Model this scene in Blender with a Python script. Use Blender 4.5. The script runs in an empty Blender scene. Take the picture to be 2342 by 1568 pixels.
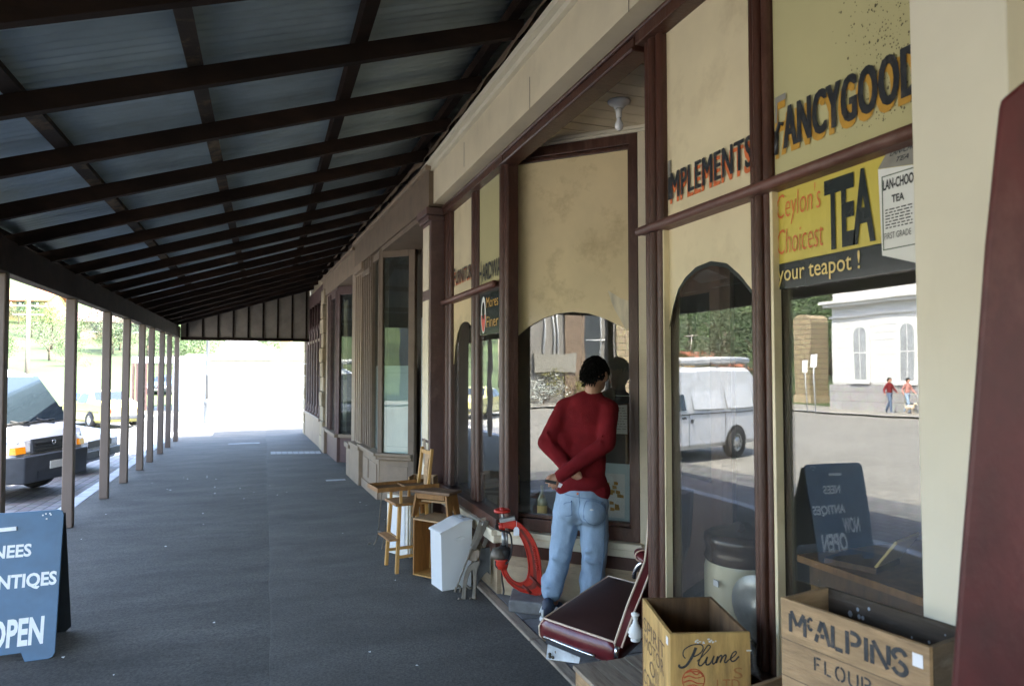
import bpy, math, random
from mathutils import Vector, Matrix
random.seed(7)
S = bpy.context.scene
COL = S.collection
PI = math.pi
R = math.radians
# ---------------------------------------------------------------- camera, sky, sun, exposure
TH, PT, F, CH = R(19.851), R(2.238), 1561.0, 1.65
cam = bpy.data.objects.new("camera", bpy.data.cameras.new("camera"))
COL.objects.link(cam)
cam.location = (0, 0, CH)
cam.rotation_euler = (R(90) + PT, 0, -TH)
cam.data.sensor_width = 36
cam.data.lens = F / 2342 * 36
cam.data.clip_start = 0.05
cam.data.clip_end = 2000
cam.data.dof.use_dof = True
cam.data.dof.focus_distance = 4.4
cam.data.dof.aperture_fstop = 4.5
S.camera = cam
W = bpy.data.worlds.new("World")
S.world = W
W.use_nodes = True
SUN_AZ, SUN_EL = Vector((0.86, -0.51, 0)).normalized(), R(60)
sky = W.node_tree.nodes.new("ShaderNodeTexSky")
sky.sky_type = 'NISHITA'
sky.sun_disc = False
sky.dust_density = 3.0
sky.ozone_density = 0.6
sky.sun_elevation = SUN_EL
sky.sun_rotation = math.atan2(SUN_AZ.x, SUN_AZ.y)
bgn = W.node_tree.nodes["Background"]
W.node_tree.links.new(sky.outputs[0], bgn.inputs[0])
bgn.inputs[1].default_value = 0.15
sun = bpy.data.objects.new("sun", bpy.data.lights.new("sun", 'SUN'))
COL.objects.link(sun)
sun.data.energy = 3.2
sun.data.angle = R(0.5)
sun.data.color = (1.0, 0.955, 0.80)
sdir = Vector((SUN_AZ.x * math.cos(SUN_EL), SUN_AZ.y * math.cos(SUN_EL), math.sin(SUN_EL)))
sun.rotation_euler = sdir.to_track_quat('Z', 'Y').to_euler()
S.view_settings.view_transform = 'Standard'
S.view_settings.look = 'None'
S.view_settings.exposure = 3.85
S.view_settings.gamma = 1
S.cycles.max_bounces = 10
S.cycles.diffuse_bounces = 5
S.cycles.transparent_max_bounces = 24
S.cycles.caustics_reflective = False

# ---------------------------------------------------------------- helpers
FW = Vector((math.sin(TH) * math.cos(PT), math.cos(TH) * math.cos(PT), math.sin(PT)))
RT = Vector((math.cos(TH), -math.sin(TH), 0))
UP = RT.cross(FW)
def at(u, v, d):
    """world point seen at (u, v) of the survey photo, d metres in front of the lens"""
    return Vector((0, 0, CH)) + (FW + RT * ((u - 1171) / F) + UP * ((784 - v) / F)) * d

MATS = {}
def M(name, col, rough=0.6, metal=0.0, var=0.15, scale=5.0, st=(1, 1, 1), bump=0.0, bscale=60.0, bst=None,
      spot=None, spot_amt=0.0, spot_scale=3.0, spot_st=None, coat=0.0, spec=0.5, emit=None, sub=0.0, grain=None):
    if name in MATS: return MATS[name]
    m = bpy.data.materials.new(name); m.use_nodes = True
    nt = m.node_tree; N = nt.nodes; L = nt.links
    b = N["Principled BSDF"]
    tc = N.new("ShaderNodeTexCoord")
    def noise(sc, s, det=4.0, ro=0.6):
        mp = N.new("ShaderNodeMapping"); mp.inputs["Scale"].default_value = s
        L.new(tc.outputs["Object"], mp.inputs[0])
        n = N.new("ShaderNodeTexNoise"); n.inputs["Scale"].default_value = sc
        n.inputs["Detail"].default_value = det; n.inputs["Roughness"].default_value = ro
        L.new(mp.outputs[0], n.inputs[0]); return n.outputs[0]
    def ramp(src, a, c, p0=0.3, p1=0.7):
        r = N.new("ShaderNodeValToRGB"); r.color_ramp.elements[0].position = p0; r.color_ramp.elements[1].position = p1
        r.color_ramp.elements[0].color = a; r.color_ramp.elements[1].color = c
        L.new(src, r.inputs[0]); return r.outputs[0]
    c3 = tuple(col)
    lo = tuple(max(0, x * (1 - var)) for x in c3) + (1,)
    hi = tuple(min(1, x * (1 + var)) for x in c3) + (1,)
    out = ramp(noise(scale, st), lo, hi)
    if spot:
        f = ramp(noise(spot_scale, spot_st or st, 6, 0.7), (0, 0, 0, 1), (1, 1, 1, 1), 0.52, 0.72)
        mu = N.new("ShaderNodeMath"); mu.operation = 'MULTIPLY'; mu.inputs[1].default_value = spot_amt
        L.new(f, mu.inputs[0])
        mx = N.new("ShaderNodeMix"); mx.data_type = 'RGBA'
        L.new(mu.outputs[0], mx.inputs[0]); L.new(out, mx.inputs[6]); mx.inputs[7].default_value = tuple(spot) + (1,)
        out = mx.outputs[2]
    if grain:
        g_ = ramp(noise(grain[0], (1, 1, 1), 2.0), (1 - grain[1],) * 3 + (1,), (1 + grain[1],) * 3 + (1,), 0.3, 0.7)
        mg = N.new("ShaderNodeMix"); mg.data_type = 'RGBA'; mg.blend_type = 'MULTIPLY'; mg.inputs[0].default_value = 1.0
        L.new(out, mg.inputs[6]); L.new(g_, mg.inputs[7]); out = mg.outputs[2]
    L.new(out, b.inputs["Base Color"])
    b.inputs["Roughness"].default_value = rough
    b.inputs["Metallic"].default_value = metal
    b.inputs["Specular IOR Level"].default_value = spec
    b.inputs["Coat Weight"].default_value = coat
    b.inputs["Coat Roughness"].default_value = 0.08
    if sub: b.inputs["Subsurface Weight"].default_value = sub; b.inputs["Subsurface Radius"].default_value = (0.012, 0.005, 0.003)
    if emit: b.inputs["Emission Color"].default_value = tuple(emit) + (1,); b.inputs["Emission Strength"].default_value = 1
    if bump:
        bn = N.new("ShaderNodeBump"); bn.inputs["Strength"].default_value = bump; bn.inputs["Distance"].default_value = 0.01
        L.new(noise(bscale, bst or st, 5, 0.65), bn.inputs["Height"]); L.new(bn.outputs[0], b.inputs["Normal"])
    MATS[name] = m
    return m

def brick_mat(name, c1, c2, mortar, scale, bw=0.5, rh=0.25, ms=0.02, axes=(0, 1), rough=0.8, bump=0.5, offset=0.5):
    m = bpy.data.materials.new(name); m.use_nodes = True
    nt = m.node_tree; N = nt.nodes; L = nt.links; b = N["Principled BSDF"]
    g = N.new("ShaderNodeNewGeometry"); sp = N.new("ShaderNodeSeparateXYZ"); cb = N.new("ShaderNodeCombineXYZ")
    L.new(g.outputs["Position"], sp.inputs[0]); L.new(sp.outputs[axes[0]], cb.inputs[0]); L.new(sp.outputs[axes[1]], cb.inputs[1])
    t = N.new("ShaderNodeTexBrick"); L.new(cb.outputs[0], t.inputs[0])
    t.inputs["Color1"].default_value = c1 + (1,); t.inputs["Color2"].default_value = c2 + (1,); t.inputs["Mortar"].default_value = mortar + (1,)
    t.inputs["Scale"].default_value = scale; t.inputs["Mortar Size"].default_value = ms; t.inputs["Brick Width"].default_value = bw
    t.inputs["Row Height"].default_value = rh; t.offset = offset
    n = N.new("ShaderNodeTexNoise"); n.inputs["Scale"].default_value = 9; L.new(g.outputs["Position"], n.inputs[0])
    mx = N.new("ShaderNodeMix"); mx.data_type = 'RGBA'; mx.blend_type = 'MULTIPLY'; mx.inputs[0].default_value = 0.5
    L.new(t.outputs[0], mx.inputs[6]); L.new(n.outputs[1], mx.inputs[7]); L.new(mx.outputs[2], b.inputs["Base Color"])
    bn = N.new("ShaderNodeBump"); bn.inputs["Strength"].default_value = bump; bn.inputs["Distance"].default_value = 0.02; bn.invert = True
    L.new(t.outputs["Fac"], bn.inputs["Height"]); L.new(bn.outputs[0], b.inputs["Normal"])
    b.inputs["Roughness"].default_value = rough
    MATS[name] = m
    return m

def glass_mat(name, base=0.055, tint=(0.9, 0.95, 0.93), rough=0.0, dust=0.03):
    m = bpy.data.materials.new(name); m.use_nodes = True
    nt = m.node_tree; N = nt.nodes; L = nt.links
    for n in list(N): N.remove(n)
    o = N.new("ShaderNodeOutputMaterial"); tr = N.new("ShaderNodeBsdfTransparent"); gl = N.new("ShaderNodeBsdfGlossy"); mx = N.new("ShaderNodeMixShader")
    tr.inputs[0].default_value = tint + (1,); gl.inputs["Roughness"].default_value = rough
    t0 = N.new("ShaderNodeTexCoord"); n0 = N.new("ShaderNodeTexNoise"); n0.inputs["Scale"].default_value = 3.2; n0.inputs["Detail"].default_value = 1
    b0 = N.new("ShaderNodeBump"); b0.inputs["Strength"].default_value = 0.12; b0.inputs["Distance"].default_value = 0.004
    L.new(t0.outputs["Object"], n0.inputs[0]); L.new(n0.outputs[0], b0.inputs["Height"]); L.new(b0.outputs[0], gl.inputs["Normal"])
    lw = N.new("ShaderNodeLayerWeight"); lw.inputs[0].default_value = 0.5
    pw = N.new("ShaderNodeMath"); pw.operation = 'POWER'; pw.inputs[1].default_value = 5
    ma = N.new("ShaderNodeMath"); ma.operation = 'MULTIPLY_ADD'; ma.inputs[1].default_value = 0.9; ma.inputs[2].default_value = base
    L.new(lw.outputs["Facing"], pw.inputs[0]); L.new(pw.outputs[0], ma.inputs[0]); L.new(ma.outputs[0], mx.inputs[0])
    L.new(tr.outputs[0], mx.inputs[1]); L.new(gl.outputs[0], mx.inputs[2])
    if dust:
        df = N.new("ShaderNodeBsdfDiffuse"); df.inputs[0].default_value = (0.6, 0.6, 0.55, 1)
        m2 = N.new("ShaderNodeMixShader"); tc = N.new("ShaderNodeTexCoord"); nz = N.new("ShaderNodeTexNoise")
        mp = N.new("ShaderNodeMapping"); mp.inputs["Scale"].default_value = (1, 1, 0.35); L.new(tc.outputs["Object"], mp.inputs[0])
        nz.inputs["Scale"].default_value = 6; nz.inputs["Detail"].default_value = 6; L.new(mp.outputs[0], nz.inputs[0])
        mu = N.new("ShaderNodeMath"); mu.operation = 'MULTIPLY'; mu.inputs[1].default_value = dust; L.new(nz.outputs[0], mu.inputs[0])
        L.new(mu.outputs[0], m2.inputs[0]); L.new(mx.outputs[0], m2.inputs[1]); L.new(df.outputs[0], m2.inputs[2]); L.new(m2.outputs[0], o.inputs[0])
    else:
        L.new(mx.outputs[0], o.inputs[0])
    MATS[name] = m
    return m

ROOTM = {}
class MB:
    """collects shapes; build() links them as ONE mesh object"""
    def __init__(s): s.v = []; s.f = []; s.sm = []
    def add(s, vs, fs, smooth=False):
        o = len(s.v); s.v += [Vector(v) for v in vs]
        for f in fs: s.f.append([o + i for i in f]); s.sm.append(smooth)
        return s
    def box(s, x0, x1, y0, y1, z0, z1):
        vs = [(x, y, z) for z in (z0, z1) for y in (y0, y1) for x in (x0, x1)]
        return s.add(vs, [(0, 2, 3, 1), (4, 5, 7, 6), (0, 1, 5, 4), (2, 6, 7, 3), (0, 4, 6, 2), (1, 3, 7, 5)])
    def hexa(s, b, t):
        """eight corners: bottom ring b, top ring t"""
        return s.add(list(b) + list(t), [(3, 2, 1, 0), (4, 5, 6, 7), (0, 1, 5, 4), (1, 2, 6, 5), (2, 3, 7, 6), (3, 0, 4, 7)])
    def bar(s, p, q, w, h, up=(0, 0, 1)):
        p, q = Vector(p), Vector(q); d = (q - p).normalized(); u = Vector(up)
        if abs(d.dot(u)) > 0.98: u = Vector((0, 1, 0))
        a = d.cross(u).normalized() * w / 2; b = a.cross(d).normalized() * h / 2
        return s.hexa([p - a - b, p + a - b, p + a + b, p - a + b], [q - a - b, q + a - b, q + a + b, q - a + b])
    def prism(s, poly, ext):
        """planar polygon of 3-D points pushed along ext"""
        n = len(poly); e = Vector(ext); a = [Vector(p) for p in poly]
        return s.add(a + [p + e for p in a], [tuple(range(n))[::-1], tuple(range(n, 2 * n))] + [(i, (i + 1) % n, n + (i + 1) % n, n + i) for i in range(n)])
    def tube(s, pts, r, n=8, closed=False, flat=None):
        pts = [Vector(p) for p in pts]; k = len(pts); vs = []
        rr = r if isinstance(r, (list, tuple)) else [r] * k
        pa = None
        for i, p in enumerate(pts):
            if closed: d = pts[(i + 1) % k] - pts[i - 1]
            else: d = pts[min(i + 1, k - 1)] - pts[max(i - 1, 0)]
            d.normalize()
            if pa is None:
                u = Vector((0, 0, 1)) if abs(d.z) < 0.9 else Vector((1, 0, 0)); pa = d.cross(u).normalized()
            a = (pa - d * pa.dot(d)).normalized(); b = d.cross(a); pa = a
            for j in range(n):
                t = 2 * PI * j / n; vs.append(p + a * math.cos(t) * rr[i] * (flat or 1) + b * math.sin(t) * rr[i])
        fs = [(i * n + j, i * n + (j + 1) % n, ((i + 1) % k) * n + (j + 1) % n, ((i + 1) % k) * n + j) for i in range(k if closed else k - 1) for j in range(n)]
        if not closed: fs += [tuple(range(n))[::-1], tuple((k - 1) * n + j for j in range(n))]
        return s.add(vs, fs, True)
    def lathe(s, prof, c=(0, 0, 0), n=24, axis='z', cap=True):
        vs = []; c = Vector(c)
        for (r, z) in prof:
            for j in range(n):
                t = 2 * PI * j / n; x, y = r * math.cos(t), r * math.sin(t)
                vs.append(c + (Vector((x, y, z)) if axis == 'z' else Vector((z, x, y)) if axis == 'x' else Vector((y, z, x))))
        k = len(prof)
        fs = [(i * n + j, i * n + (j + 1) % n, (i + 1) * n + (j + 1) % n, (i + 1) * n + j) for i in range(k - 1) for j in range(n)]
        if cap: fs += [tuple(range(n))[::-1], tuple((k - 1) * n + j for j in range(n))]
        return s.add(vs, fs, True)
    def caps(s, p, q, r0, r1, n=14, sc=(1, 1, 1)):
        """tapered capsule"""
        p, q = Vector(p), Vector(q); d = (q - p); L = d.length; d = d / L if L > 1e-6 else Vector((0, 0, 1))
        u = Vector((0, 1, 0)) if abs(d.y) < 0.9 else Vector((1, 0, 0)); a = d.cross(u).normalized(); b = d.cross(a)
        prof = [(r0 * math.cos(t), -r0 * math.sin(t)) for t in [R(x) for x in (85, 60, 35, 10)]] + [(r1 * math.cos(t), L + r1 * math.sin(t)) for t in [R(x) for x in (10, 35, 60, 85)]]
        vs = []
        for (r, z) in prof:
            for j in range(n):
                t = 2 * PI * j / n; vs.append(p + d * z + a * r * math.cos(t) + b * r * math.sin(t))
        k = len(prof)
        fs = [(i * n + j, i * n + (j + 1) % n, (i + 1) * n + (j + 1) % n, (i + 1) * n + j) for i in range(k - 1) for j in range(n)]
        fs += [tuple(range(n))[::-1], tuple((k - 1) * n + j for j in range(n))]
        return s.add(vs, fs, True)
    def ell(s, c, r, axes=None, n=20, m=12):
        c = Vector(c); ax = axes or (Vector((1, 0, 0)), Vector((0, 1, 0)), Vector((0, 0, 1))); vs = []
        for i in range(m + 1):
            ph = -PI / 2 + PI * (0.02 + 0.96 * i / m)
            for j in range(n):
                t = 2 * PI * j / n
                vs.append(c + ax[0] * r[0] * math.cos(ph) * math.cos(t) + ax[1] * r[1] * math.cos(ph) * math.sin(t) + ax[2] * r[2] * math.sin(ph))
        fs = [(i * n + j, i * n + (j + 1) % n, (i + 1) * n + (j + 1) % n, (i + 1) * n + j) for i in range(m) for j in range(n)]
        fs += [tuple(range(n))[::-1], tuple(m * n + j for j in range(n))]
        return s.add(vs, fs, True)
    def build(s, name, mat, parent=None, world=False, bevel=0, label=None):
        me = bpy.data.meshes.new(name)
        vs = s.v; loc = Vector((0, 0, 0))
        if parent is None:
            loc = Vector((sum(v.x for v in vs) / len(vs), sum(v.y for v in vs) / len(vs), min(v.z for v in vs)))
            vs = [v - loc for v in vs]
        elif world:
            inv = ROOTM[parent.name].inverted(); vs = [inv @ v for v in vs]
        me.from_pydata([tuple(v) for v in vs], [], s.f)
        me.polygons.foreach_set("use_smooth", s.sm)
        me.materials.append(MATS[mat] if isinstance(mat, str) else mat)
        me.update()
        o = bpy.data.objects.new(name, me); COL.objects.link(o)
        if parent: o.parent = parent; ROOTM[o.name] = ROOTM[parent.name]
        else: o.location = loc
        if bevel:
            bm = o.modifiers.new("bevel", 'BEVEL'); bm.width = bevel; bm.segments = 2; bm.limit_method = 'ANGLE'; bm.angle_limit = R(40)
        if label: o["label"] = label
        return o

def tag(o, label=None, cat=None, group=None, kind=None):
    if label: o["label"] = label
    if cat: o["category"] = cat
    if group: o["group"] = group
    if kind: o["kind"] = kind
    return o
def thing(name, label, cat, loc=(0, 0, 0), rz=0.0, group=None):
    o = bpy.data.objects.new(name, None); COL.objects.link(o)
    o.empty_display_size = 0.1; o.location = loc; o.rotation_euler = (0, 0, rz)
    ROOTM[o.name] = Matrix.Translation(loc) @ Matrix.Rotation(rz, 4, 'Z')
    return tag(o, label, cat, group)
def copy_tree(o, parent=None):
    c = o.copy(); COL.objects.link(c)
    if parent: c.parent = parent
    for ch in list(o.children): copy_tree(ch, c)
    return c
def struct(o): o["kind"] = "structure"; return o

def text_mesh(body, bold=0.0, shear=0.0, space=1.0):
    cu = bpy.data.curves.new("t", 'FONT'); cu.body = body; cu.offset = bold; cu.shear = shear; cu.space_character = space; cu.resolution_u = 3
    o = bpy.data.objects.new("t", cu); COL.objects.link(o)
    bpy.context.view_layer.update()
    dg = bpy.context.evaluated_depsgraph_get(); me = o.evaluated_get(dg).to_mesh()
    vs = [v.co.copy() for v in me.vertices]; fs = [tuple(p.vertices) for p in me.polygons]
    o.evaluated_get(dg).to_mesh_clear(); bpy.data.objects.remove(o); bpy.data.curves.remove(cu)
    x0, x1 = min(v.x for v in vs), max(v.x for v in vs); y0, y1 = min(v.y for v in vs), max(v.y for v in vs)
    return [((v.x - x0) / (x1 - x0), (v.y - y0) / (y1 - y0)) for v in vs], fs
def write(mb, body, o, u, v, w, h, bold=0.0, off=0.0, shear=0.0, space=1.0, curve=0.0, fat=0.0):
    """lay a word on a plane: origin o, reading direction u, upward v, fitted to w x h"""
    o, u, v = Vector(o), Vector(u).normalized(), Vector(v).normalized(); n = u.cross(v)
    pts, fs = text_mesh(body, bold, shear, space)
    for k in ((0,) if not fat else (-1, -.5, 0, .5, 1)):
        mb.add([o + u * (x * w + k * fat) + v * (y * h + curve * math.sin(x * 7)) + n * (off + .0002 * k) for x, y in pts], fs)
    return mb
def bake(o, mods):
    """apply remesh / smooth so that a figure is one continuous surface"""
    for kind, kw in mods:
        m = o.modifiers.new(kind, kind)
        for k, val in kw.items(): setattr(m, k, val)
    bpy.context.view_layer.update()
    dg = bpy.context.evaluated_depsgraph_get(); ev = o.evaluated_get(dg)
    me = bpy.data.meshes.new_from_object(ev); old = o.data
    o.modifiers.clear(); o.data = me
    for p in me.polygons: p.use_smooth = True
    if not me.materials: me.materials.append(old.materials[0])
    return o
# ---------------------------------------------------------------- materials
M("asphalt", (0.074, 0.069, 0.058), 0.8, var=0.30, scale=1.3, st=(1, 2.2, 1), bump=1.0, bscale=130, spot=(0.125, 0.115, 0.105), spot_amt=0.65, spot_scale=1.3, spot_st=(0.7, 2.4, 1), grain=(75, .45))
M("asphalt_patch", (0.068, 0.0635, 0.0545), 0.8, var=0.30, scale=1.1, st=(1, 2.0, 1), bump=1.0, bscale=130, spot=(0.115, 0.107, 0.095), spot_amt=0.6, spot_scale=1.2, spot_st=(0.7, 2.2, 1), grain=(75, .45))
M("road", (0.17, 0.165, 0.15), 0.9, var=0.16, scale=0.5, grain=(9, .3), bump=0.4, bscale=60, spot=(0.12, 0.12, 0.12), spot_amt=0.5, spot_scale=0.25)
M("paving", (0.22, 0.21, 0.19), 0.85, var=0.15, scale=1.5, bump=0.3, bscale=50)
M("bluestone", (0.16, 0.155, 0.15), 0.8, var=0.3, scale=7, bump=0.6, bscale=40, spot=(0.07, 0.06, 0.05), spot_amt=0.6)
M("kerb_stone", (0.36, 0.37, 0.38), 0.8, var=0.2, scale=6, bump=0.5, bscale=50)
M("grass", (0.038, 0.06, 0.016), 0.9, var=0.5, scale=0.09, bump=0.8, bscale=2, spot=(0.075, 0.08, 0.018), spot_amt=0.85, spot_scale=0.04)
M("cream", (0.68, 0.59, 0.43), 0.55, var=0.07, scale=2.5, bump=0.10, bscale=30, spot=(0.47, 0.41, 0.29), spot_amt=0.45, spot_scale=2.2, spot_st=(1, 1, 0.5))
M("cream_trim", (0.67, 0.59, 0.44), 0.5, var=0.08, scale=5, bump=0.1, bscale=30, spot=(0.35, 0.28, 0.2), spot_amt=0.4, spot_scale=5)
M("white_trim", (0.68, 0.63, 0.51), 0.5, var=0.06, scale=2, bump=0.06, bscale=20, spot=(0.55, 0.5, 0.4), spot_amt=0.35, spot_scale=1.5, spot_st=(2, 2, 0.5))
M("maroon", (0.056, 0.019, 0.0105), 0.40, var=0.3, scale=6, bump=0.4, bscale=45, st=(1, 1, 0.35), spot=(0.145, 0.075, 0.055), spot_amt=0.6, spot_scale=7, spot_st=(2, 2, 0.5))
M("maroon_flat", (0.13, 0.055, 0.043), 0.5, var=0.25, scale=6, bump=0.3, bscale=40, spot=(0.22, 0.14, 0.12), spot_amt=0.7, spot_scale=9, spot_st=(3, 0.6, 3))
M("tan_panel", (0.36, 0.27, 0.17), 0.6, var=0.2, scale=5, bump=0.3, bscale=40, st=(1, 1, 3), spot=(0.2, 0.13, 0.08), spot_amt=0.6, spot_scale=4)
M("brown", (0.155, 0.11, 0.075), 0.6, var=0.2, scale=5, bump=0.3, bscale=35, spot=(0.12, 0.085, 0.06), spot_amt=0.6, spot_scale=5)
M("brown_dark", (0.10, 0.072, 0.055), 0.55, var=0.25, scale=5, bump=0.3, bscale=35, spot=(0.2, 0.15, 0.12), spot_amt=0.4, spot_scale=6)
M("brown_light", (0.235, 0.17, 0.115), 0.6, var=0.15, scale=5, bump=0.3, bscale=35, spot=(0.2, 0.15, 0.11), spot_amt=0.6, spot_scale=3)
M("plum", (0.10, 0.055, 0.05), 0.5, var=0.25, scale=5, bump=0.3, bscale=35, spot=(0.2, 0.13, 0.11), spot_amt=0.5, spot_scale=6)
M("sandstone", (0.36, 0.29, 0.19), 0.85, var=0.25, scale=5, bump=0.8, bscale=18, spot=(0.2, 0.16, 0.11), spot_amt=0.5)
M("roof_timber", (0.017, 0.009, 0.006), 0.85, spec=0.2, var=0.5, scale=4, bump=0.3, bscale=30, st=(0.4, 1, 1), spot=(0.04, 0.02, 0.013), spot_amt=0.5, spot_scale=4)
M("purlin_timber", (0.022, 0.014, 0.010), 0.8, var=0.4, scale=5, bump=0.3, bscale=30, spot=(0.26, 0.18, 0.095), spot_amt=0.85, spot_scale=3.0)
M("post_paint", (0.135, 0.097, 0.072), 0.6, var=0.15, scale=4, bump=0.3, bscale=30, st=(1, 1, 0.4), spot=(0.13, 0.09, 0.075), spot_amt=0.6, spot_scale=4)
M("board_paint", (0.26, 0.215, 0.17), 0.7, var=0.2, scale=3, bump=0.2)
M("iron_sheet", (0.36, 0.45, 0.50), 0.5, metal=0.2, var=0.25, scale=1.2, bump=0.08, bscale=20, spot=(0.22, 0.25, 0.26), spot_amt=0.6, spot_scale=2, spot_st=(0.4, 3, 1))
M("glass_cream", (0.70, 0.57, 0.34), 0.33, var=0.10, scale=2.0, spot=(0.44, 0.33, 0.17), spot_amt=0.7, spot_scale=4.2, coat=0.25)
M("glass_pale", (0.70, 0.60, 0.40), 0.33, var=0.09, scale=2.2, spot=(0.42, 0.33, 0.19), spot_amt=0.5, spot_scale=2.8, coat=0.25)
M("glass_olive", (0.50, 0.455, 0.245), 0.3, var=0.07, scale=2.0, spot=(0.10, 0.09, 0.05), spot_amt=0.0, coat=0.3)
M("mould", (0.10, 0.085, 0.045), 0.6, var=0.3)
M("scrape_glint", (0.62, 0.55, 0.42), 0.3, var=0.3, scale=14, st=(1, 1, 0.2), coat=0.3)
M("sign_yellow", (0.58, 0.475, 0.09), 0.3, var=0.05, scale=3, coat=0.3)
M("sign_black", (0.022, 0.028, 0.028), 0.25, var=0.2, scale=5, coat=0.4)
M("letter_black", (0.02, 0.022, 0.026), 0.4, var=0.4, scale=25, spot=(0.12, 0.11, 0.09), spot_amt=0.5, spot_scale=22)
M("letter_orange", (0.62, 0.15, 0.045), 0.4, var=0.15, scale=20)
M("letter_gold", (0.50, 0.27, 0.04), 0.4, var=0.12, scale=20)
M("letter_grey", (0.24, 0.23, 0.2), 0.4, var=0.15, scale=20)
M("letter_yellow", (0.72, 0.55, 0.2), 0.4, var=0.08, scale=20)
M("sign_green", (0.03, 0.07, 0.025), 0.35, var=0.1)
M("paper", (0.72, 0.72, 0.70), 0.7, var=0.04, scale=9)
M("paper_blue", (0.50, 0.60, 0.62), 0.6, var=0.1, scale=9)
M("tag_white", (0.82, 0.82, 0.86), 0.6, var=0.03)
M("navy_board", (0.045, 0.125, 0.225), 0.38, var=0.22, scale=3.5, bump=0.08, bscale=20, spot=(0.085, 0.18, 0.28), spot_amt=0.45, spot_scale=2.5)
M("board_back", (0.022, 0.03, 0.036), 0.6, var=0.3, scale=5)
M("chalk_white", (0.80, 0.82, 0.82), 0.5, var=0.06, scale=30)
M("crate_wood", (0.40, 0.25, 0.125), 0.7, var=0.25, scale=6, st=(1, 1, 7), bump=0.35, bscale=22, bst=(1, 1, 9), spot=(0.20, 0.11, 0.05), spot_amt=0.7, spot_scale=4, spot_st=(1, 1, 3))
M("crate_wood_v", (0.54, 0.335, 0.115), 0.65, var=0.22, scale=6, st=(7, 7, 0.8), bump=0.3, bscale=22, bst=(9, 9, 1), spot=(0.20, 0.10, 0.04), spot_amt=0.6, spot_scale=3, spot_st=(4, 4, 1))
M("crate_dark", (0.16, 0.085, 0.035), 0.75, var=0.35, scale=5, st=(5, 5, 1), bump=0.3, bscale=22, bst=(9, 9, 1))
M("crate_grey", (0.36, 0.235, 0.125), 0.75, var=0.28, scale=6, st=(1, 1, 7), bump=0.4, bscale=20, bst=(1, 1, 9), spot=(0.14, 0.09, 0.055), spot_amt=0.7, spot_scale=4, spot_st=(1, 1, 5))
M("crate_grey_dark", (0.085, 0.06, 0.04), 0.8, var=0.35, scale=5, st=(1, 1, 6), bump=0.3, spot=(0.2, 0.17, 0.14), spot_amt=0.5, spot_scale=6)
M("weathered", (0.27, 0.215, 0.16), 0.85, var=0.3, scale=5, st=(8, 1, 1), bump=0.5, bscale=24, bst=(9, 1, 1), spot=(0.12, 0.06, 0.045), spot_amt=0.75, spot_scale=7)
M("ink", (0.03, 0.033, 0.038), 0.7, var=0.4, scale=40, spot=(0.2, 0.14, 0.09), spot_amt=0.45, spot_scale=40)
M("ink_faint", (0.17, 0.11, 0.06), 0.7, var=0.3, scale=40, spot=(0.33, 0.22, 0.11), spot_amt=0.7, spot_scale=30)
M("ink_red", (0.50, 0.085, 0.03), 0.7, var=0.3, scale=40, spot=(0.45, 0.22, 0.08), spot_amt=0.6, spot_scale=30)
M("ink_red_faint", (0.44, 0.19, 0.06), 0.7, var=0.2, scale=40, spot=(0.42, 0.25, 0.09), spot_amt=0.9, spot_scale=24)
M("pine", (0.46, 0.25, 0.07), 0.5, var=0.25, scale=7, st=(4, 4, 0.8), bump=0.15, bscale=30)
M("oak", (0.27, 0.125, 0.035), 0.5, var=0.25, scale=7, st=(4, 4, 0.8), bump=0.15, bscale=30, spot=(0.15, 0.07, 0.02), spot_amt=0.5)
M("stool_top", (0.17, 0.095, 0.05), 0.6, var=0.3, scale=7, st=(1, 5, 1), bump=0.2)
M("dark_wood", (0.12, 0.06, 0.022), 0.55, var=0.3, scale=6, st=(2, 6, 2), bump=0.2)
M("enamel", (0.70, 0.705, 0.70), 0.28, var=0.03, scale=5, bump=0.04, bscale=9, spot=(0.45, 0.42, 0.38), spot_amt=0.12, spot_scale=10, coat=0.3)
M("white_paint", (0.66, 0.64, 0.57), 0.55, var=0.08, scale=6, bump=0.2, bscale=30, spot=(0.28, 0.22, 0.15), spot_amt=0.5, spot_scale=6)
M("cast_iron", (0.13, 0.11, 0.085), 0.5, metal=0.35, var=0.35, scale=9, bump=0.4, bscale=45, spot=(0.20, 0.16, 0.11), spot_amt=0.6, spot_scale=9)
M("dark_iron", (0.03, 0.03, 0.03), 0.45, metal=0.4, var=0.4, scale=9, bump=0.3, bscale=45)
M("grey_metal", (0.32, 0.33, 0.33), 0.4, metal=0.7, var=0.25, scale=9, bump=0.2, bscale=30)
M("press_red", (0.52, 0.03, 0.015), 0.38, var=0.15, scale=9, bump=0.25, bscale=40, spot=(0.20, 0.05, 0.025), spot_amt=0.6, spot_scale=10)
M("press_web", (0.20, 0.03, 0.018), 0.6, var=0.3, scale=12, bump=0.25, bscale=40)
M("rubber", (0.02, 0.02, 0.021), 0.6, var=0.2)
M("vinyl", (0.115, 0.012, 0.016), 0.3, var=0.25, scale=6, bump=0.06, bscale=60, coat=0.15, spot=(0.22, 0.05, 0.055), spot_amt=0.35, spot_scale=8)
M("vinyl_dark_reflect", (0.032, 0.012, 0.011), 0.5, var=0.2, scale=8, bump=0.15, bscale=130)
M("piping", (0.66, 0.52, 0.40), 0.5, var=0.1)
M("chrome", (0.62, 0.64, 0.66), 0.22, metal=1.0, var=0.1, scale=9)
M("galv", (0.52, 0.56, 0.60), 0.45, metal=0.55, var=0.2, scale=14, spot=(0.22, 0.17, 0.12), spot_amt=0.5, spot_scale=20)
M("plaster_white", (0.78, 0.77, 0.74), 0.6, var=0.05, bump=0.2, bscale=20)
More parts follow.
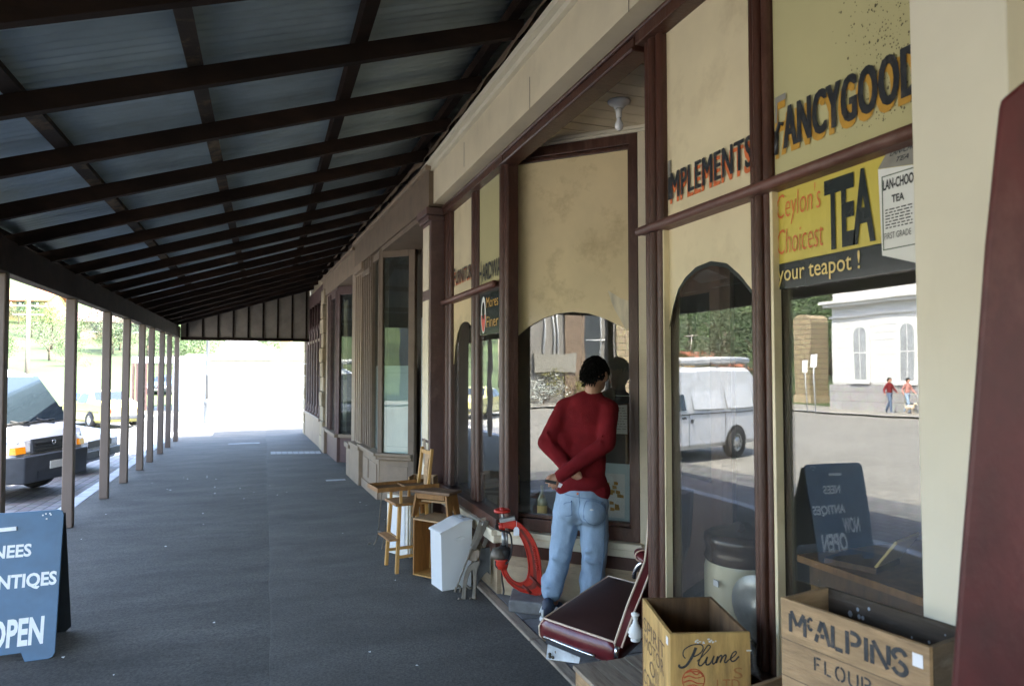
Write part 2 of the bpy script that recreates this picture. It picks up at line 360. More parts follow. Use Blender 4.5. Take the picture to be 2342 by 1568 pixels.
M("red_plank", (0.072, 0.010, 0.011), 0.46, var=0.5, scale=6, st=(1, 1, 0.5), bump=0.25, bscale=14, spot=(0.15, 0.055, 0.05), spot_amt=0.6, spot_scale=7, spec=0.45)
M("plank_edge", (0.5, 0.42, 0.36), 0.6)
M("stoneware", (0.66, 0.60, 0.44), 0.35, var=0.06, scale=4, coat=0.3)
M("stoneware_brown", (0.055, 0.03, 0.02), 0.25, var=0.2, scale=6, coat=0.5)
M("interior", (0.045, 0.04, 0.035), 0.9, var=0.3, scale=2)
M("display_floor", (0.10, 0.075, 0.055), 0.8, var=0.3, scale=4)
M("skin", (0.50, 0.27, 0.18), 0.5, var=0.10, scale=14, bump=0.08, bscale=120, sub=0.12)
M("hair", (0.006, 0.0055, 0.005), 0.7, spec=0.12, var=0.5, scale=60, st=(1, 1, 0.25), bump=0.7, bscale=130, bst=(1, 1, 0.3))
M("wool", (0.18, 0.013, 0.018), 0.9, var=0.22, scale=9, bump=0.45, bscale=150, spot=(0.17, 0.010, 0.014), spot_amt=0.4, spot_scale=6, spec=0.15)
M("wool_rib", (0.22, 0.013, 0.018), 0.9, var=0.2, scale=60, st=(1, 1, 0.1), bump=0.5, bscale=120, bst=(1, 1, 0.08), spec=0.15)
M("denim", (0.29, 0.39, 0.52), 0.85, var=0.16, scale=9, st=(1, 1, 0.5), bump=0.35, bscale=140, spot=(0.42, 0.55, 0.68), spot_amt=0.55, spot_scale=3.4, spot_st=(1.4, 1.4, 0.8), spec=0.2)
M("denim_seam", (0.15, 0.23, 0.36), 0.85, var=0.2, scale=30)
M("shoe_navy", (0.025, 0.035, 0.06), 0.6, var=0.2, scale=20, bump=0.2)
M("shoe_white", (0.70, 0.70, 0.68), 0.5, var=0.06, scale=20)
M("van_white", (0.58, 0.59, 0.61), 0.3, var=0.015, scale=2, coat=0.3)
M("car_yellow", (0.42, 0.40, 0.15), 0.25, var=0.03, scale=2, coat=0.5)
M("car_blue", (0.06, 0.09, 0.17), 0.25, var=0.05, scale=2, coat=0.5)
M("black_plastic", (0.028, 0.032, 0.038), 0.5, var=0.2, scale=8)
M("grille_black", (0.012, 0.013, 0.015), 0.35, var=0.2, scale=20)
M("amber", (0.80, 0.26, 0.01), 0.2, var=0.1, scale=30, coat=0.6)
M("lamp_clear", (0.70, 0.73, 0.75), 0.12, var=0.1, scale=30, coat=0.8)
M("plate", (0.55, 0.55, 0.5), 0.5, var=0.1, scale=30)
M("tyre", (0.02, 0.02, 0.021), 0.8, var=0.2, scale=20)
M("rim", (0.45, 0.46, 0.47), 0.3, metal=0.8, var=0.1)
M("car_glass", (0.014, 0.021, 0.028), 0.08, var=0.1, scale=1, spec=0.6)
M("white_wall", (0.62, 0.62, 0.61), 0.7, var=0.03, scale=1, bump=0.1, bscale=10)
M("white_moulding", (0.66, 0.66, 0.65), 0.7, var=0.03, scale=1)
M("grey_render", (0.19, 0.18, 0.165), 0.85, var=0.15, scale=1.5, bump=0.3, bscale=12)
M("pale_roof", (0.30, 0.29, 0.27), 0.6, var=0.05, scale=1)
M("orange_roof", (0.32, 0.11, 0.05), 0.7, var=0.15, scale=3, bump=0.3)
M("yellow_brick", (0.36, 0.24, 0.10), 0.8, var=0.12, scale=4)
M("steel_grey", (0.14, 0.15, 0.16), 0.4, metal=0.5, var=0.1)
M("hall_pane", (0.30, 0.32, 0.34), 0.3, var=0.2, scale=2)
M("meter_grey", (0.22, 0.21, 0.18), 0.6, var=0.1)
M("pale_pink", (0.45, 0.20, 0.17), 0.8, var=0.1)
M("pole_wood", (0.22, 0.18, 0.15), 0.8, var=0.2)
M("bark", (0.10, 0.075, 0.055), 0.9, var=0.3, scale=6, bump=0.6, bscale=15)
M("leaf_green", (0.055, 0.095, 0.025), 0.6, var=0.5, scale=0.7)
M("leaf_grey", (0.08, 0.10, 0.055), 0.6, var=0.45, scale=0.7)
M("leaf_dark", (0.035, 0.062, 0.02), 0.6, var=0.5, scale=0.7)
M("leaf_yellow", (0.16, 0.15, 0.022), 0.6, var=0.4, scale=0.7)
M("leaf_silver", (0.42, 0.45, 0.42), 0.6, var=0.3, scale=3)
M("bulb", (0.82, 0.84, 0.86), 0.1, var=0.03, coat=0.8)
M("bottle_glass", (0.26, 0.25, 0.12), 0.08, var=0.1, coat=0.8)
M("reflection_black", (0.012, 0.012, 0.014), 0.8, var=0.3)
M("navy_cloth", (0.10, 0.15, 0.24), 0.85, var=0.2)
M("dog_fur", (0.6, 0.5, 0.38), 0.9, var=0.25, scale=9, bump=0.4)
M("frosted", (0.50, 0.56, 0.58), 0.35, var=0.12, scale=2.5, st=(1, 1, 0.35), coat=0.35, spot=(0.62, 0.67, 0.69), spot_amt=0.5, spot_scale=2)
M("etch", (0.30, 0.36, 0.38), 0.5, var=0.1)
brick_mat("setts", (0.17, 0.17, 0.175), (0.10, 0.10, 0.105), (0.035, 0.034, 0.032), 3.4, 0.9, 0.5, 0.035, (1, 0), 0.75, 0.9)
brick_mat("quoin", (0.42, 0.34, 0.21), (0.36, 0.29, 0.18), (0.12, 0.09, 0.06), 1.0, 0.9, 0.34, 0.02, (1, 2), 0.85, 0.8)
brick_mat("stone_plinth", (0.46, 0.45, 0.45), (0.40, 0.40, 0.40), (0.22, 0.21, 0.21), 1.0, 1.1, 0.5, 0.015, (1, 2), 0.85, 0.6)
glass_mat("glass", 0.095, (0.95, 0.95, 0.93), dust=0.035)
glass_mat("glass_far", 0.06, (0.8, 0.86, 0.85), dust=0.05)
glass_mat("bottle_clear", 0.05, (0.75, 0.8, 0.7), dust=0)
# ---------------------------------------------------------------- the setting
def clamp(x, a=0.0, b=1.0): return max(a, min(b, x))
def rd(y): return -0.15 - 0.02 * clamp(y - 6, 0, 20)
def hill(x, y):
    t = clamp(max(-x - 34, (y - 44) * 0.75) / 115)
    h = t * t * (3 - 2 * t) * 26
    return h + (math.sin(x * 0.07) * math.cos(y * 0.055) * 1.2) * min(1, h)
def gh(x, y): return rd(y) - 0.08 + hill(x, y)
def grid(mb, x0, x1, nx, y0, y1, ny, fz):
    vs = [(x0 + (x1 - x0) * i / nx, y0 + (y1 - y0) * j / ny) for j in range(ny + 1) for i in range(nx + 1)]
    mb.add([(x, y, fz(x, y)) for x, y in vs], [(j * (nx + 1) + i, j * (nx + 1) + i + 1, (j + 1) * (nx + 1) + i + 1, (j + 1) * (nx + 1) + i) for j in range(ny) for i in range(nx)], True)
    return mb
struct(grid(MB(), -420, 420, 84, -300, 540, 84, gh).build("ground", "grass"))
struct(grid(MB(), -23.0, -4.7, 6, -45, 60, 60, lambda x, y: rd(y)).build("road", "road"))
struct(grid(MB(), -4.7, -2.30, 2, -45, 40, 60, lambda x, y: rd(y) + 0.012 - (x + 2.3) * 0.01).build("gutter", "setts"))
m = MB()
for y in range(-4, 22):
    m.box(-2.30, -2.13, y * 1.1, y * 1.1 + 1.092, -0.7, 0.004 + random.uniform(-.003, .003))
struct(m.build("kerb", "kerb_stone", bevel=0.012))
struct(MB().box(-2.128, 1.9, -14, 22.5, -0.7, 0.0).build("footpath", "asphalt"))
# a second pour of asphalt along the shop side leaves a faint joint down the path
m = MB(); vs = []; n = 120; rr = random.Random(31); w = 0
for i in range(n + 1):
    y = -14 + 36.4 * i / n; w = w * .7 + rr.uniform(-.012, .012)
    vs += [(.05 + w, y, .0005), (.058 + w, y, .0035), (1.70, y, .0035)]
struct(m.add(vs, [(i * 3 + j, i * 3 + j + 1, i * 3 + j + 4, i * 3 + j + 3) for i in range(n) for j in (0, 1)], True).build("shop_side_asphalt", "asphalt_patch"))
struct(grid(MB(), -2.3, 45, 20, 22.5, 34, 6, lambda x, y: -0.03 + min(0, (x - 3) * 0.03 if x < 3 else 0)).build("cross_road", "paving"))
struct(grid(MB(), -27.5, -23.2, 2, -45, 60, 60, lambda x, y: rd(y) + .08).build("far_footpath", "paving"))
struct(grid(MB(), -23.2, -22.95, 1, -45, 60, 60, lambda x, y: rd(y) + .085).build("far_kerb", "kerb_stone"))
m = MB()
for i in range(9): m.box(0.12 + i * 0.105, 0.215 + i * 0.105, 14.2 - i * .028, 14.62 - i * .028, -0.01, 0.006)
struct(m.build("paved_strip", "kerb_stone"))
m = MB(); m.box(0.87, 1.15, 10.5, 10.62, -0.01, 0.006); m.box(-0.75, -0.1, 16.4, 16.52, -.01, .006)
struct(m.build("drain_cover", "kerb_stone"))
# specks of litter on the asphalt
m = MB(); rr = random.Random(5)
for i in range(46):
    x, y = rr.uniform(-1.7, 1.3), rr.uniform(2.6, 12); s = rr.uniform(.004, .013)
    a = rr.uniform(0, 6); m.prism([(x + s * math.cos(a), y + s * math.sin(a), 0.001), (x + s * math.cos(a + 2), y + s * .7 * math.sin(a + 2), 0.001), (x + s * .6 * math.cos(a + 4), y + s * math.sin(a + 4), 0.001)], (0, 0, .004))
tag(m.build("litter", "paper"), kind="stuff")
# bluestone threshold along the shop front
m = MB(); y = -2.0; rr = random.Random(3)
while y < 6.3:
    l = rr.uniform(.8, 1.25); e = rr.uniform(-.012, .012)
    m.box(1.53 + e, 1.60, y, y + l - .012, -.1, .020 + e * .3); y += l
struct(m.build("threshold_edge", "weathered", bevel=.008))
m = MB()
for i in range(6):
    for j in range(11): m.box(1.604 + i * .19, 1.79 + i * .19, -1.5 + j * .72 + (i % 2) * .3, -1.5 + j * .72 + (i % 2) * .3 + .712, -.1, .016 + rr.uniform(-.003, .003))
struct(m.build("threshold", "bluestone", bevel=.006))

# ---------------------------------------------------------------- verandah
VR = thing("verandah", "long street verandah of dark rafters under corrugated iron, carried on a row of brown posts", "verandah", (-1.93, 8.0, 0))
SL = 0.316
def rz_(x): return 2.62 + (x + 1.95) * SL
PY = [-7.4, -5.3, -3.0, -1.2, 0.6, 2.0, 4.1, 6.31, 8.38, 10.1, 11.38, 12.74, 13.78, 15.06, 16.18, 17.52]
for y in PY:
    m = MB(); w = .047
    ring = lambda a, z: [(-1.93 - a, y - a, z), (-1.93 + a, y - a, z), (-1.93 + a, y + a, z), (-1.93 - a, y + a, z)]
    o_ = random.uniform(-.012, .012)
    m.hexa(ring(w + .004, 0), [(p[0] + o_, p[1], p[2]) for p in ring(w, 2.398)])
    m.build("post", "post_paint", VR, True, bevel=.010)
MB().box(-2.0, -1.88, -8, 17.62, 2.40, 2.66).build("beam", "roof_timber", VR, True, bevel=.006)
MB().box(-2.34, -2.30, -8, 17.7, 2.60, 2.72).box(-2.44, -2.345, -8, 17.7, 2.60, 2.69).build("gutter_spout", "iron_sheet", VR, True)
for k in range(-13, 16):
    y = 3.85 + k * .872 + random.uniform(-.012, .012); y0, y1 = y, y + .055; jz = random.uniform(-.006, .006)
    m = MB(); x0, x1 = -2.28, 1.47; dp = .108
    m.hexa([(x0, y0 + jz * 2, rz_(x0)), (x1, y0, rz_(x1) + jz), (x1, y1, rz_(x1) + jz), (x0, y1 + jz * 2, rz_(x0))], [(x0, y0, rz_(x0) + dp), (x1, y0, rz_(x1) + dp), (x1, y1, rz_(x1) + dp), (x0, y1, rz_(x0) + dp)])
    m.build("rafter", "roof_timber", VR, True, bevel=.004)
for i, x in enumerate((-2.05, -1.2, -.4, .45, 1.36)):
    z = rz_(x) + .110; m = MB()
    m.hexa([(x, -8, z), (x + .075, -8, z + .024), (x + .075, 17.64, z + .024), (x, 17.64, z)], [(x - .015, -8, z + .05), (x + .06, -8, z + .074), (x + .06, 17.64, z + .074), (x - .015, 17.64, z + .05)])
    m.build("purlin", "purlin_timber" if x in (-1.2, -.4) else "roof_timber", VR, True)
vs = []; fs = []; n = 2030; y = -8.0
xs = (-2.40, -1.0, .3, 1.73)
for i in range(n + 1):
    yy = -8.0 + 25.7 * i / n; dz = .017 * math.cos(2 * PI * yy / .0762)
    for x in xs: vs.append((x, yy, rz_(x) + .110 + .085 + dz))
for i in range(n):
    for j in range(3): fs.append((i * 4 + j, i * 4 + j + 1, (i + 1) * 4 + j + 1, (i + 1) * 4 + j))
o = MB().add(vs, fs, True).build("roof_sheet", "iron_sheet", VR, True)
sm = o.modifiers.new("thickness", 'SOLIDIFY'); sm.thickness = .0015; sm.offset = 1
x0, x1 = -1.88, 1.02
m = MB().prism([(x0, 17.64, 2.34), (x1, 17.64, 2.34), (x1, 17.64, rz_(x1) + .2), (x0, 17.64, rz_(x0) + .2)], (0, .03, 0))
eb = m.build("end_board", "board_paint", VR, True)
m = MB()
for k in range(9):
    x = x0 + .12 + k * .335; m.box(x, x + .045, 17.615, 17.638, 2.42, rz_(x) + .12)
m.box(x0, x1, 17.60, 17.638, 2.34, 2.415)
m.build("batten", "roof_timber", eb, True)
m = MB(); m.hexa([(x0, 17.6, rz_(x0) + .1), (x1, 17.6, rz_(x1) + .1), (x1, 17.638, rz_(x1) + .1), (x0, 17.638, rz_(x0) + .1)], [(x0, 17.6, rz_(x0) + .2), (x1, 17.6, rz_(x1) + .2), (x1, 17.638, rz_(x1) + .2), (x0, 17.638, rz_(x0) + .2)])
m.build("top_rail", "roof_timber", eb, True)

# ---------------------------------------------------------------- the cream shop
SH = thing("antique_shop", "cream antique shop with maroon window frames, painted glass signs and a splayed entrance", "shop", (1.66, 2.0, 0))
def sh(m, name, mat, par=None, bevel=0, label=None): return m.build(name, mat, par or SH, True, bevel, label)
m = MB()
m.box(1.70, 1.95, -8, 6.5, 3.31, 5.3).box(1.95, 8, -8, 6.5, 4.0, 4.2).box(8, 8.2, -8, 9.3, 0, 5).box(1.95, 8, -8.2, -8, 0, 5).box(2.2, 8, 6.75, 6.95, 0, 5)
m.box(1.62, 2.0, -8, 1.0, 0, 3.3)
sh(m, "wall", "cream")
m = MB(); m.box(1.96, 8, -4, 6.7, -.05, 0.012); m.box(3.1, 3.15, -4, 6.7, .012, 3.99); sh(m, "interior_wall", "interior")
m = MB(); m.box(1.50, 1.698, -8, 6.62, 3.245, 3.56); fa = sh(m, "fascia", "cream")
m = MB(); m.box(1.470, 1.70, -8, 6.64, 3.563, 3.60); m.box(1.435, 1.70, -8, 6.66, 3.603, 3.648); sh(m, "moulding", "white_trim", fa)
m = MB()
for y, z0 in ((2.62, 3.24), (3.83, 3.24), (5.3, 3.3)): m.box(1.4985, 1.4998, y, y + .006, z0, z0 + .2)
sh(m, "crack", "brown_dark", fa)
# crumpled lead flashing where roof meets wall
m = MB(); vs = []; fs = []; k = 200
for i in range(k + 1):
    y = -8 + 26 * i / k; xo = 1.50 if y < 6.6 else 1.46 - .04 * (y - 6.45); w = .02 * math.sin(i * 1.7) + .015 * math.sin(i * .9)
    zb_ = 3.652 if y < 6.6 else 3.63; vs += [(xo - .085 + w * .5, y, zb_), (xo - .075 + w * .5, y, zb_ + .05 + w * .8), (xo + .12, y, 3.86)]
for i in range(k): fs += [(i * 3 + j, i * 3 + j + 1, i * 3 + j + 4, i * 3 + j + 3) for j in (0, 1)]
sh(MB().add(vs, fs, True), "flashing", "brown")
m = MB(); m.box(1.50, 1.95, 1.0, 1.235, 0, 3.21)
pil = sh(m, "pilaster", "white_trim", bevel=.004)
m = MB(); m.box(1.60, 1.619, .985, 1.015, 0, 3.3); m.box(1.606, 1.6195, -1, .985, 1.16, 1.175); m.box(1.606, 1.6195, -1, .985, 2.05, 2.065); sh(m, "wall_trim", "glass_pale")
# bays: frames, glass, painted panes
def beads(m, y0, y1, z0, z1, x=1.60):
    """moulded upright of three rounded beads"""
    n = 3; w = (y1 - y0) / n
    m.box(x + .02, 1.71, y0, y1, z0, z1)
    for i in range(n):
        yc = y0 + w * (i + .5); pts = []
        for t in range(7): a = PI * t / 6; pts.append((x + .02 - (.028 if i == 1 else .016) * math.sin(a), yc + w / 2 * .96 * math.cos(a)))
        m.add([(px, py, z) for z in (z0, z1) for px, py in pts], [(j, j + 1, 7 + j + 1, 7 + j) for j in range(6)], True)
near = MB(); beads(near, 2.565, 2.705, 0.02, 3.14, 1.612); beads(near, 1.90, 2.0, .62, 3.14, 1.622)
near.box(1.56, 1.73, 1.237, 2.55, .53, .62).box(1.58, 1.71, 1.237, 2.71, 3.14, 3.21)
nf = sh(near, "window_frame", "maroon", bevel=.004)
sh(MB().tube([(1.592, 1.237, 2.277), (1.592, 2.712, 2.277)], .0195, 10).box(1.592, 1.70, 1.237, 2.706, 2.260, 2.294), "transom", "maroon_flat", nf)
m = MB()
for y in (2.56, 1.880): m.box(1.628, 1.66, y, y + .013, .62, 2.27)
sh(m, "glazing_bead", "glass_pale", nf)
sh(MB().box(1.664, 1.669, 2.01, 2.56, .6, 2.29), "glass_pane", "glass", nf); sh(MB().box(1.664, 1.669, 1.237, 1.895, .6, 2.29), "glass_pane", "glass", nf)
far = MB(); beads(far, 6.20, 6.52, .46, 3.14, 1.612); beads(far, 5.38, 5.57, .5, 3.14, 1.63); beads(far, 4.60, 4.775, .5, 3.2, 1.612)
far.box(1.585, 1.71, 4.60, 6.52, 3.14, 3.21).box(1.575, 1.72, 4.7, 6.52, .50, .575)
ff = sh(far, "window_frame", "maroon", bevel=.003)
sh(MB().tube([(1.592, 4.795, 2.29), (1.592, 6.52, 2.29)], .026, 10).box(1.59, 1.70, 4.8, 6.5, 2.268, 2.312), "transom", "maroon_flat", ff)
sh(MB().box(1.664, 1.669, 5.56, 6.2, .56, 2.28), "glass_pane", "glass", ff); sh(MB().box(1.664, 1.669, 4.79, 5.37, .56, 2.28), "glass_pane", "glass", ff)
m = MB(); m.box(1.61, 1.73, 1.0, 6.55, 3.212, 3.228); m.box(1.59, 1.70, 2.74, 4.60, 3.13, 3.209); m.tube([(1.585, 1.0, 3.205), (1.585, 6.5, 3.205)], .014, 8); m.tube([(1.588, 2.74, 3.14), (1.588, 4.6, 3.14)], .011, 8); sh(m, "lintel", "maroon", bevel=.006)
m = MB(); m.box(1.64, 1.9, 6.525, 6.9, 0, 3.3); sh(m, "corner_strip", "cream_trim")
# sill and stallboard
m = MB(); m.box(1.545, 1.74, 4.72, 6.52, .455, .497); m.box(1.56, 1.74, 4.72, 6.52, .40, .452); st = sh(m, "sill", "cream_trim", bevel=.006)
sh(MB().box(1.59, 1.74, 4.76, 6.52, .31, .398), "stallboard_band", "maroon")
m = MB(); m.box(1.61, 1.74, 4.78, 6.52, .016, .308); m.box(1.60, 1.609, 4.9, 5.6, .06, .27); m.box(1.60, 1.609, 5.7, 6.4, .06, .27); sh(m, "stallboard", "tan_panel")
m = MB(); m.box(1.60, 1.75, 1.27, 2.55, .016, .525); sh(m, "stallboard", "maroon")
# splayed window of the entrance: local axis t from (1.66,4.79) into the shop
A0 = Vector((1.66, 4.79, 0)); AT = Vector((1, -1, 0)).normalized(); AN = Vector((-1, -1, 0)).normalized()
def sp(m, t0, t1, z0, z1, d0, d1):
    """box along the splay; d = distance proud of the glass"""
    q = lambda t, d, z: A0 + AT * t + AN * d + Vector((0, 0, z))
    return m.hexa([q(t0, d0, z0), q(t0, d1, z0), q(t1, d1, z0), q(t1, d0, z0)], [q(t0, d0, z1), q(t0, d1, z1), q(t1, d1, z1), q(t1, d0, z1)])
m = MB(); sp(m, .02, .07, .5, 3.28, -.03, .04); sp(m, .975, 1.035, .5, 3.28, -.03, .05); sp(m, .07, .985, 3.19, 3.28, -.03, .05); sp(m, .07, .985, .5, .59, -.03, .05)
sp(m, .07, .1, .59, 3.19, -.03, .025); sp(m, .96, .985, .59, 3.19, -.03, .025); sp(m, .1, .96, 3.165, 3.19, -.03, .025); sp(m, .1, .96, .59, .615, -.03, .025)
spf = sh(m, "window_frame", "maroon", bevel=.004)
sh(sp(MB(), .08, .98, .6, 3.18, -.012, -.007), "glass_pane", "glass", spf)
m = MB(); sp(m, -.02, 1.06, .455, .497, -.03, .10); sp(m, -.02, 1.06, .40, .452, -.03, .08); sh(m, "sill", "cream_trim", bevel=.006)
sh(sp(MB(), 0, 1.06, .31, .398, -.03, .055), "stallboard_band", "maroon")
m = MB(); sp(m, 0, 1.06, .016, .308, -.03, .03); sp(m, .08, .98, .05, .28, .03, .038); sp(m, .13, .93, .09, .24, .038, .045); sh(m, "stallboard", "tan_panel")
sh(sp(MB(), 1.037, 1.13, .016, 3.28, -.05, .048), "door_jamb", "cream_trim")
# door and near splay (mostly hidden behind the near bay)
m = MB(); m.box(2.43, 2.48, 3.22, 3.96, .02, 2.3); dr = sh(m, "door", "maroon"); sh(MB().box(2.425, 2.429, 3.34, 3.84, 1.0, 2.1), "door_glass", "car_glass", dr)
sh(MB().box(2.43, 2.48, 3.15, 4.02, 2.32, 3.3), "door_head", "maroon")
m = MB(); B0 = Vector((1.72, 2.72, 0)); BT = Vector((.82, .57, 0)).normalized()
for t0, t1, z0, z1 in ((0, .06, .5, 3.3), (.80, .87, .5, 3.3), (.06, .8, 3.2, 3.3), (.06, .8, .5, .58)):
    a, b = B0 + BT * t0, B0 + BT * t1; n_ = Vector((BT.y, -BT.x, 0)) * .06
    m.hexa([a + Vector((0, 0, z0)), b + Vector((0, 0, z0)), b + n_ + Vector((0, 0, z0)), a + n_ + Vector((0, 0, z0))], [a + Vector((0, 0, z1)), b + Vector((0, 0, z1)), b + n_ + Vector((0, 0, z1)), a + n_ + Vector((0, 0, z1))])
nsf = sh(m, "window_frame", "maroon")
a, b = B0 + BT * .05, B0 + BT * .82; n_ = Vector((BT.y, -BT.x, 0)) * .005
sh(MB().hexa([a + Vector((0, 0, .55)), b + Vector((0, 0, .55)), b + n_ + Vector((0, 0, .55)), a + n_ + Vector((0, 0, .55))], [a + Vector((0, 0, 3.22)), b + Vector((0, 0, 3.22)), b + n_ + Vector((0, 0, 3.22)), a + n_ + Vector((0, 0, 3.22))]), "glass_pane", "glass", nsf)
a, b = B0, B0 + BT * .87; n_ = Vector((BT.y, -BT.x, 0)) * .05
sh(MB().hexa([a, b, b + n_, a + n_], [p + Vector((0, 0, .498)) for p in (a, b, b + n_, a + n_)]), "stallboard", "maroon")
# recess ceiling of painted boards, with its cornice
m = MB(); rr = random.Random(2)
for i in range(17):
    y = 2.66 + i * .132; g = rr.choice((.005, .006, .009, .014)); m.box(1.70, 3.0, y, y + .132 - g, 3.305, 3.325)
m.box(1.70, 3.0, 2.66, 4.95, 3.328, 3.34)
sh(m, "recess_ceiling", "cream")
m = MB(); sp(m, -.02, 1.10, 3.282, 3.303, -.03, .075); sp(m, -.02, 1.10, 3.262, 3.280, .05, .066)
m.box(2.38, 2.43, 3.1, 4.0, 3.26, 3.303); sh(m, "cornice", "white_trim")
# display platforms behind the glass
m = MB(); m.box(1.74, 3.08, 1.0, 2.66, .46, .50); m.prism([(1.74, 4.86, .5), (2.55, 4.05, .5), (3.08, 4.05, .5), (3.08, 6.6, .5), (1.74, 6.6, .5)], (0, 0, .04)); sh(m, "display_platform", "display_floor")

def arch(name, mat, par, ybase, yend, ztop, curve, o, u, n, k=28, th=.004):
    """painted pane: everything between ztop and an arched lower edge, on plane o + u*s, outward n"""
    m = MB(); vs = []
    for i in range(k + 1):
        s = ybase + (yend - ybase) * i / k
        for d in (0, th):
            p = Vector(o) + Vector(u) * s + Vector(n) * d
            vs += [p + Vector((0, 0, curve(i / k))), p + Vector((0, 0, ztop))]
    fs = []
    for i in range(k):
        a, b = i * 4, i * 4 + 4
        fs += [(a, b, b + 1, a + 1), (a + 2, a + 3, b + 3, b + 2), (a, a + 2, b + 2, b), (a + 1, b + 1, b + 3, a + 3)]
    return sh(m.add(vs, fs), name, mat, par)
def interp(pts):
    def f(t):
        for (a, za), (b, zb) in zip(pts, pts[1:]):
            if t <= b:
                return za + (zb - za) * (t - a) / max(1e-6, b - a)
        return pts[-1][1]
    return f
def el(z0, z1, c=.5, w=.5, p=2.0):
    return lambda t: z0 + (z1 - z0) * max(0, 1 - abs((t - c) / w) ** p) ** (1 / p)
NX = (-1, 0, 0)
Y_ = (0, -1, 0)
# near bay, left light
p1 = sh(MB().box(1.655, 1.659, 2.01, 2.58, 2.30, 3.15), "painted_pane", "glass_pale", nf)
p1b = arch("painted_pane", "glass_pale", nf, 2.56, 2.01, 2.28, interp([(0, 1.84), (.05, 1.92), (.12, 1.99), (.22, 2.035), (.36, 2.068), (.54, 2.078), (.72, 2.055), (.86, 2.0), (1, 1.925)]), (1.655, 0, 0), (0, 1, 0), (.004, 0, 0), 40, 1)
# a dark painted band following the arch
m = MB(); f1 = interp([(0, 1.84), (.05, 1.92), (.12, 1.99), (.22, 2.035), (.36, 2.068), (.54, 2.078), (.72, 2.055), (.86, 2.0), (1, 1.925)]); vs = []; k = 40
for i in range(k + 1):
    t = i / k; vs += [(1.6545, 2.56 - .55 * t, f1(t) + .002), (1.6545, 2.56 - .55 * t, f1(t) - .016)]
sh(m.add(vs, [(i * 2, i * 2 + 1, i * 2 + 3, i * 2 + 2) for i in range(k)]), "arch_border", "sign_black", nf)
m = MB(); write(m, "MPLEMENTS", (1.651, 2.538, 2.368), Y_, (0, 0, 1), .525, .116, .0, space=1.1, fat=.0035); sh(m, "lettering_shadow", "letter_orange", p1)
m = MB(); write(m, "MPLEMENTS", (1.648, 2.530, 2.388), Y_, (0, 0, 1), .525, .116, .0, space=1.1, fat=.0035); write(m, "I", (1.648, 2.553, 2.39), Y_, (0, 0, 1), .020, .10, .03); sh(m, "lettering", "letter_black", p1)
m = MB(); write(m, "I", (1.6485, 2.553, 2.492), Y_, (0, 0, 1), .020, .07, .02); sh(m, "initial", "letter_grey", p1)
# near bay, right light
p2 = sh(MB().box(1.655, 1.659, 1.237, 1.895, 2.285, 3.15), "painted_pane", "glass_olive", nf)
m = MB(); rr = random.Random(11)
for i in range(1500):
    y = min(1.80, max(1.28, rr.gauss(1.40, .10))); z = rr.uniform(2.36, 3.1); s = rr.uniform(.0006, .0028) * (1 if rr.random() < .93 else 1.8)
    if rr.random() < (y - 1.28) * 1.2: continue
    n_ = 6; ph = rr.uniform(0, 6); m.add([(1.6543, y + s * math.cos(ph + t * 1.047) * rr.uniform(.6, 1.1), z + s * 1.25 * math.sin(ph + t * 1.047)) for t in range(n_)], [tuple(range(n_))])
sh(m, "mould_specks", "mould", p2)
m = MB(); write(m, "ANCYGOODS", (1.651, 1.853, 2.380), Y_, (0, 0, 1), .555, .143, .01, space=1.1, fat=.006); write(m, "F", (1.651, 1.887, 2.375), Y_, (0, 0, 1), .05, .20, .012); sh(m, "lettering_shadow", "letter_gold", p2)
m = MB(); write(m, "ANCYGOODS", (1.648, 1.842, 2.398), Y_, (0, 0, 1), .555, .143, .01, space=1.1, fat=.005)
m.tube([(1.649, 1.880, 2.39), (1.649, 1.877, 2.47)], .0075, 6); m.tube([(1.649, 1.877, 2.46), (1.649, 1.862, 2.495), (1.649, 1.846, 2.485)], .007, 6); sh(m, "lettering", "letter_black", p2)
m = MB()
m.add([(1.649, 1.884, 2.50), (1.649, 1.874, 2.50), (1.649, 1.872, 2.568), (1.649, 1.832, 2.568), (1.649, 1.832, 2.59), (1.649, 1.884, 2.59)], [(0, 1, 2, 5), (2, 3, 4, 5)]); sh(m, "initial", "letter_grey", p2)
# the tea sign
ys = sh(MB().box(1.654, 1.659, 1.237, 1.895, 2.012, 2.283), "tea_sign", "sign_yellow", nf)
sh(MB().box(1.6535, 1.6586, 1.237, 1.895, 1.924, 2.010), "sign_band", "sign_black", ys)
m = MB(); write(m, "TEA", (1.6505, 1.672, 2.022), Y_, (0, 0, 1), .188, .222, .035, space=.95); sh(m, "lettering", "sign_black", ys)
m = MB(); write(m, "Ceylon's", (1.6505, 1.884, 2.138), Y_, (0, 0, 1), .196, .112, -.012, shear=.12); write(m, "Choicest", (1.6505, 1.884, 2.042), Y_, (0, 0, 1), .205, .085, -.012, shear=.12); sh(m, "lettering", "letter_orange", ys)
m = MB(); write(m, "your teapot !", (1.6505, 1.885, 1.932), Y_, (0, 0, 1), .345, .072, .004); sh(m, "lettering", "letter_yellow", ys)
m = MB(); m.add([(1.6505, 1.47, 2.225), (1.6505, 1.462, 1.975), (1.6505, 1.345, 1.935), (1.6505, 1.28, 1.955), (1.6505, 1.28, 2.215), (1.6505, 1.345, 2.205)], [(0, 1, 2, 3, 4, 5)])
pk = sh(m, "tea_packet", "paper", ys)
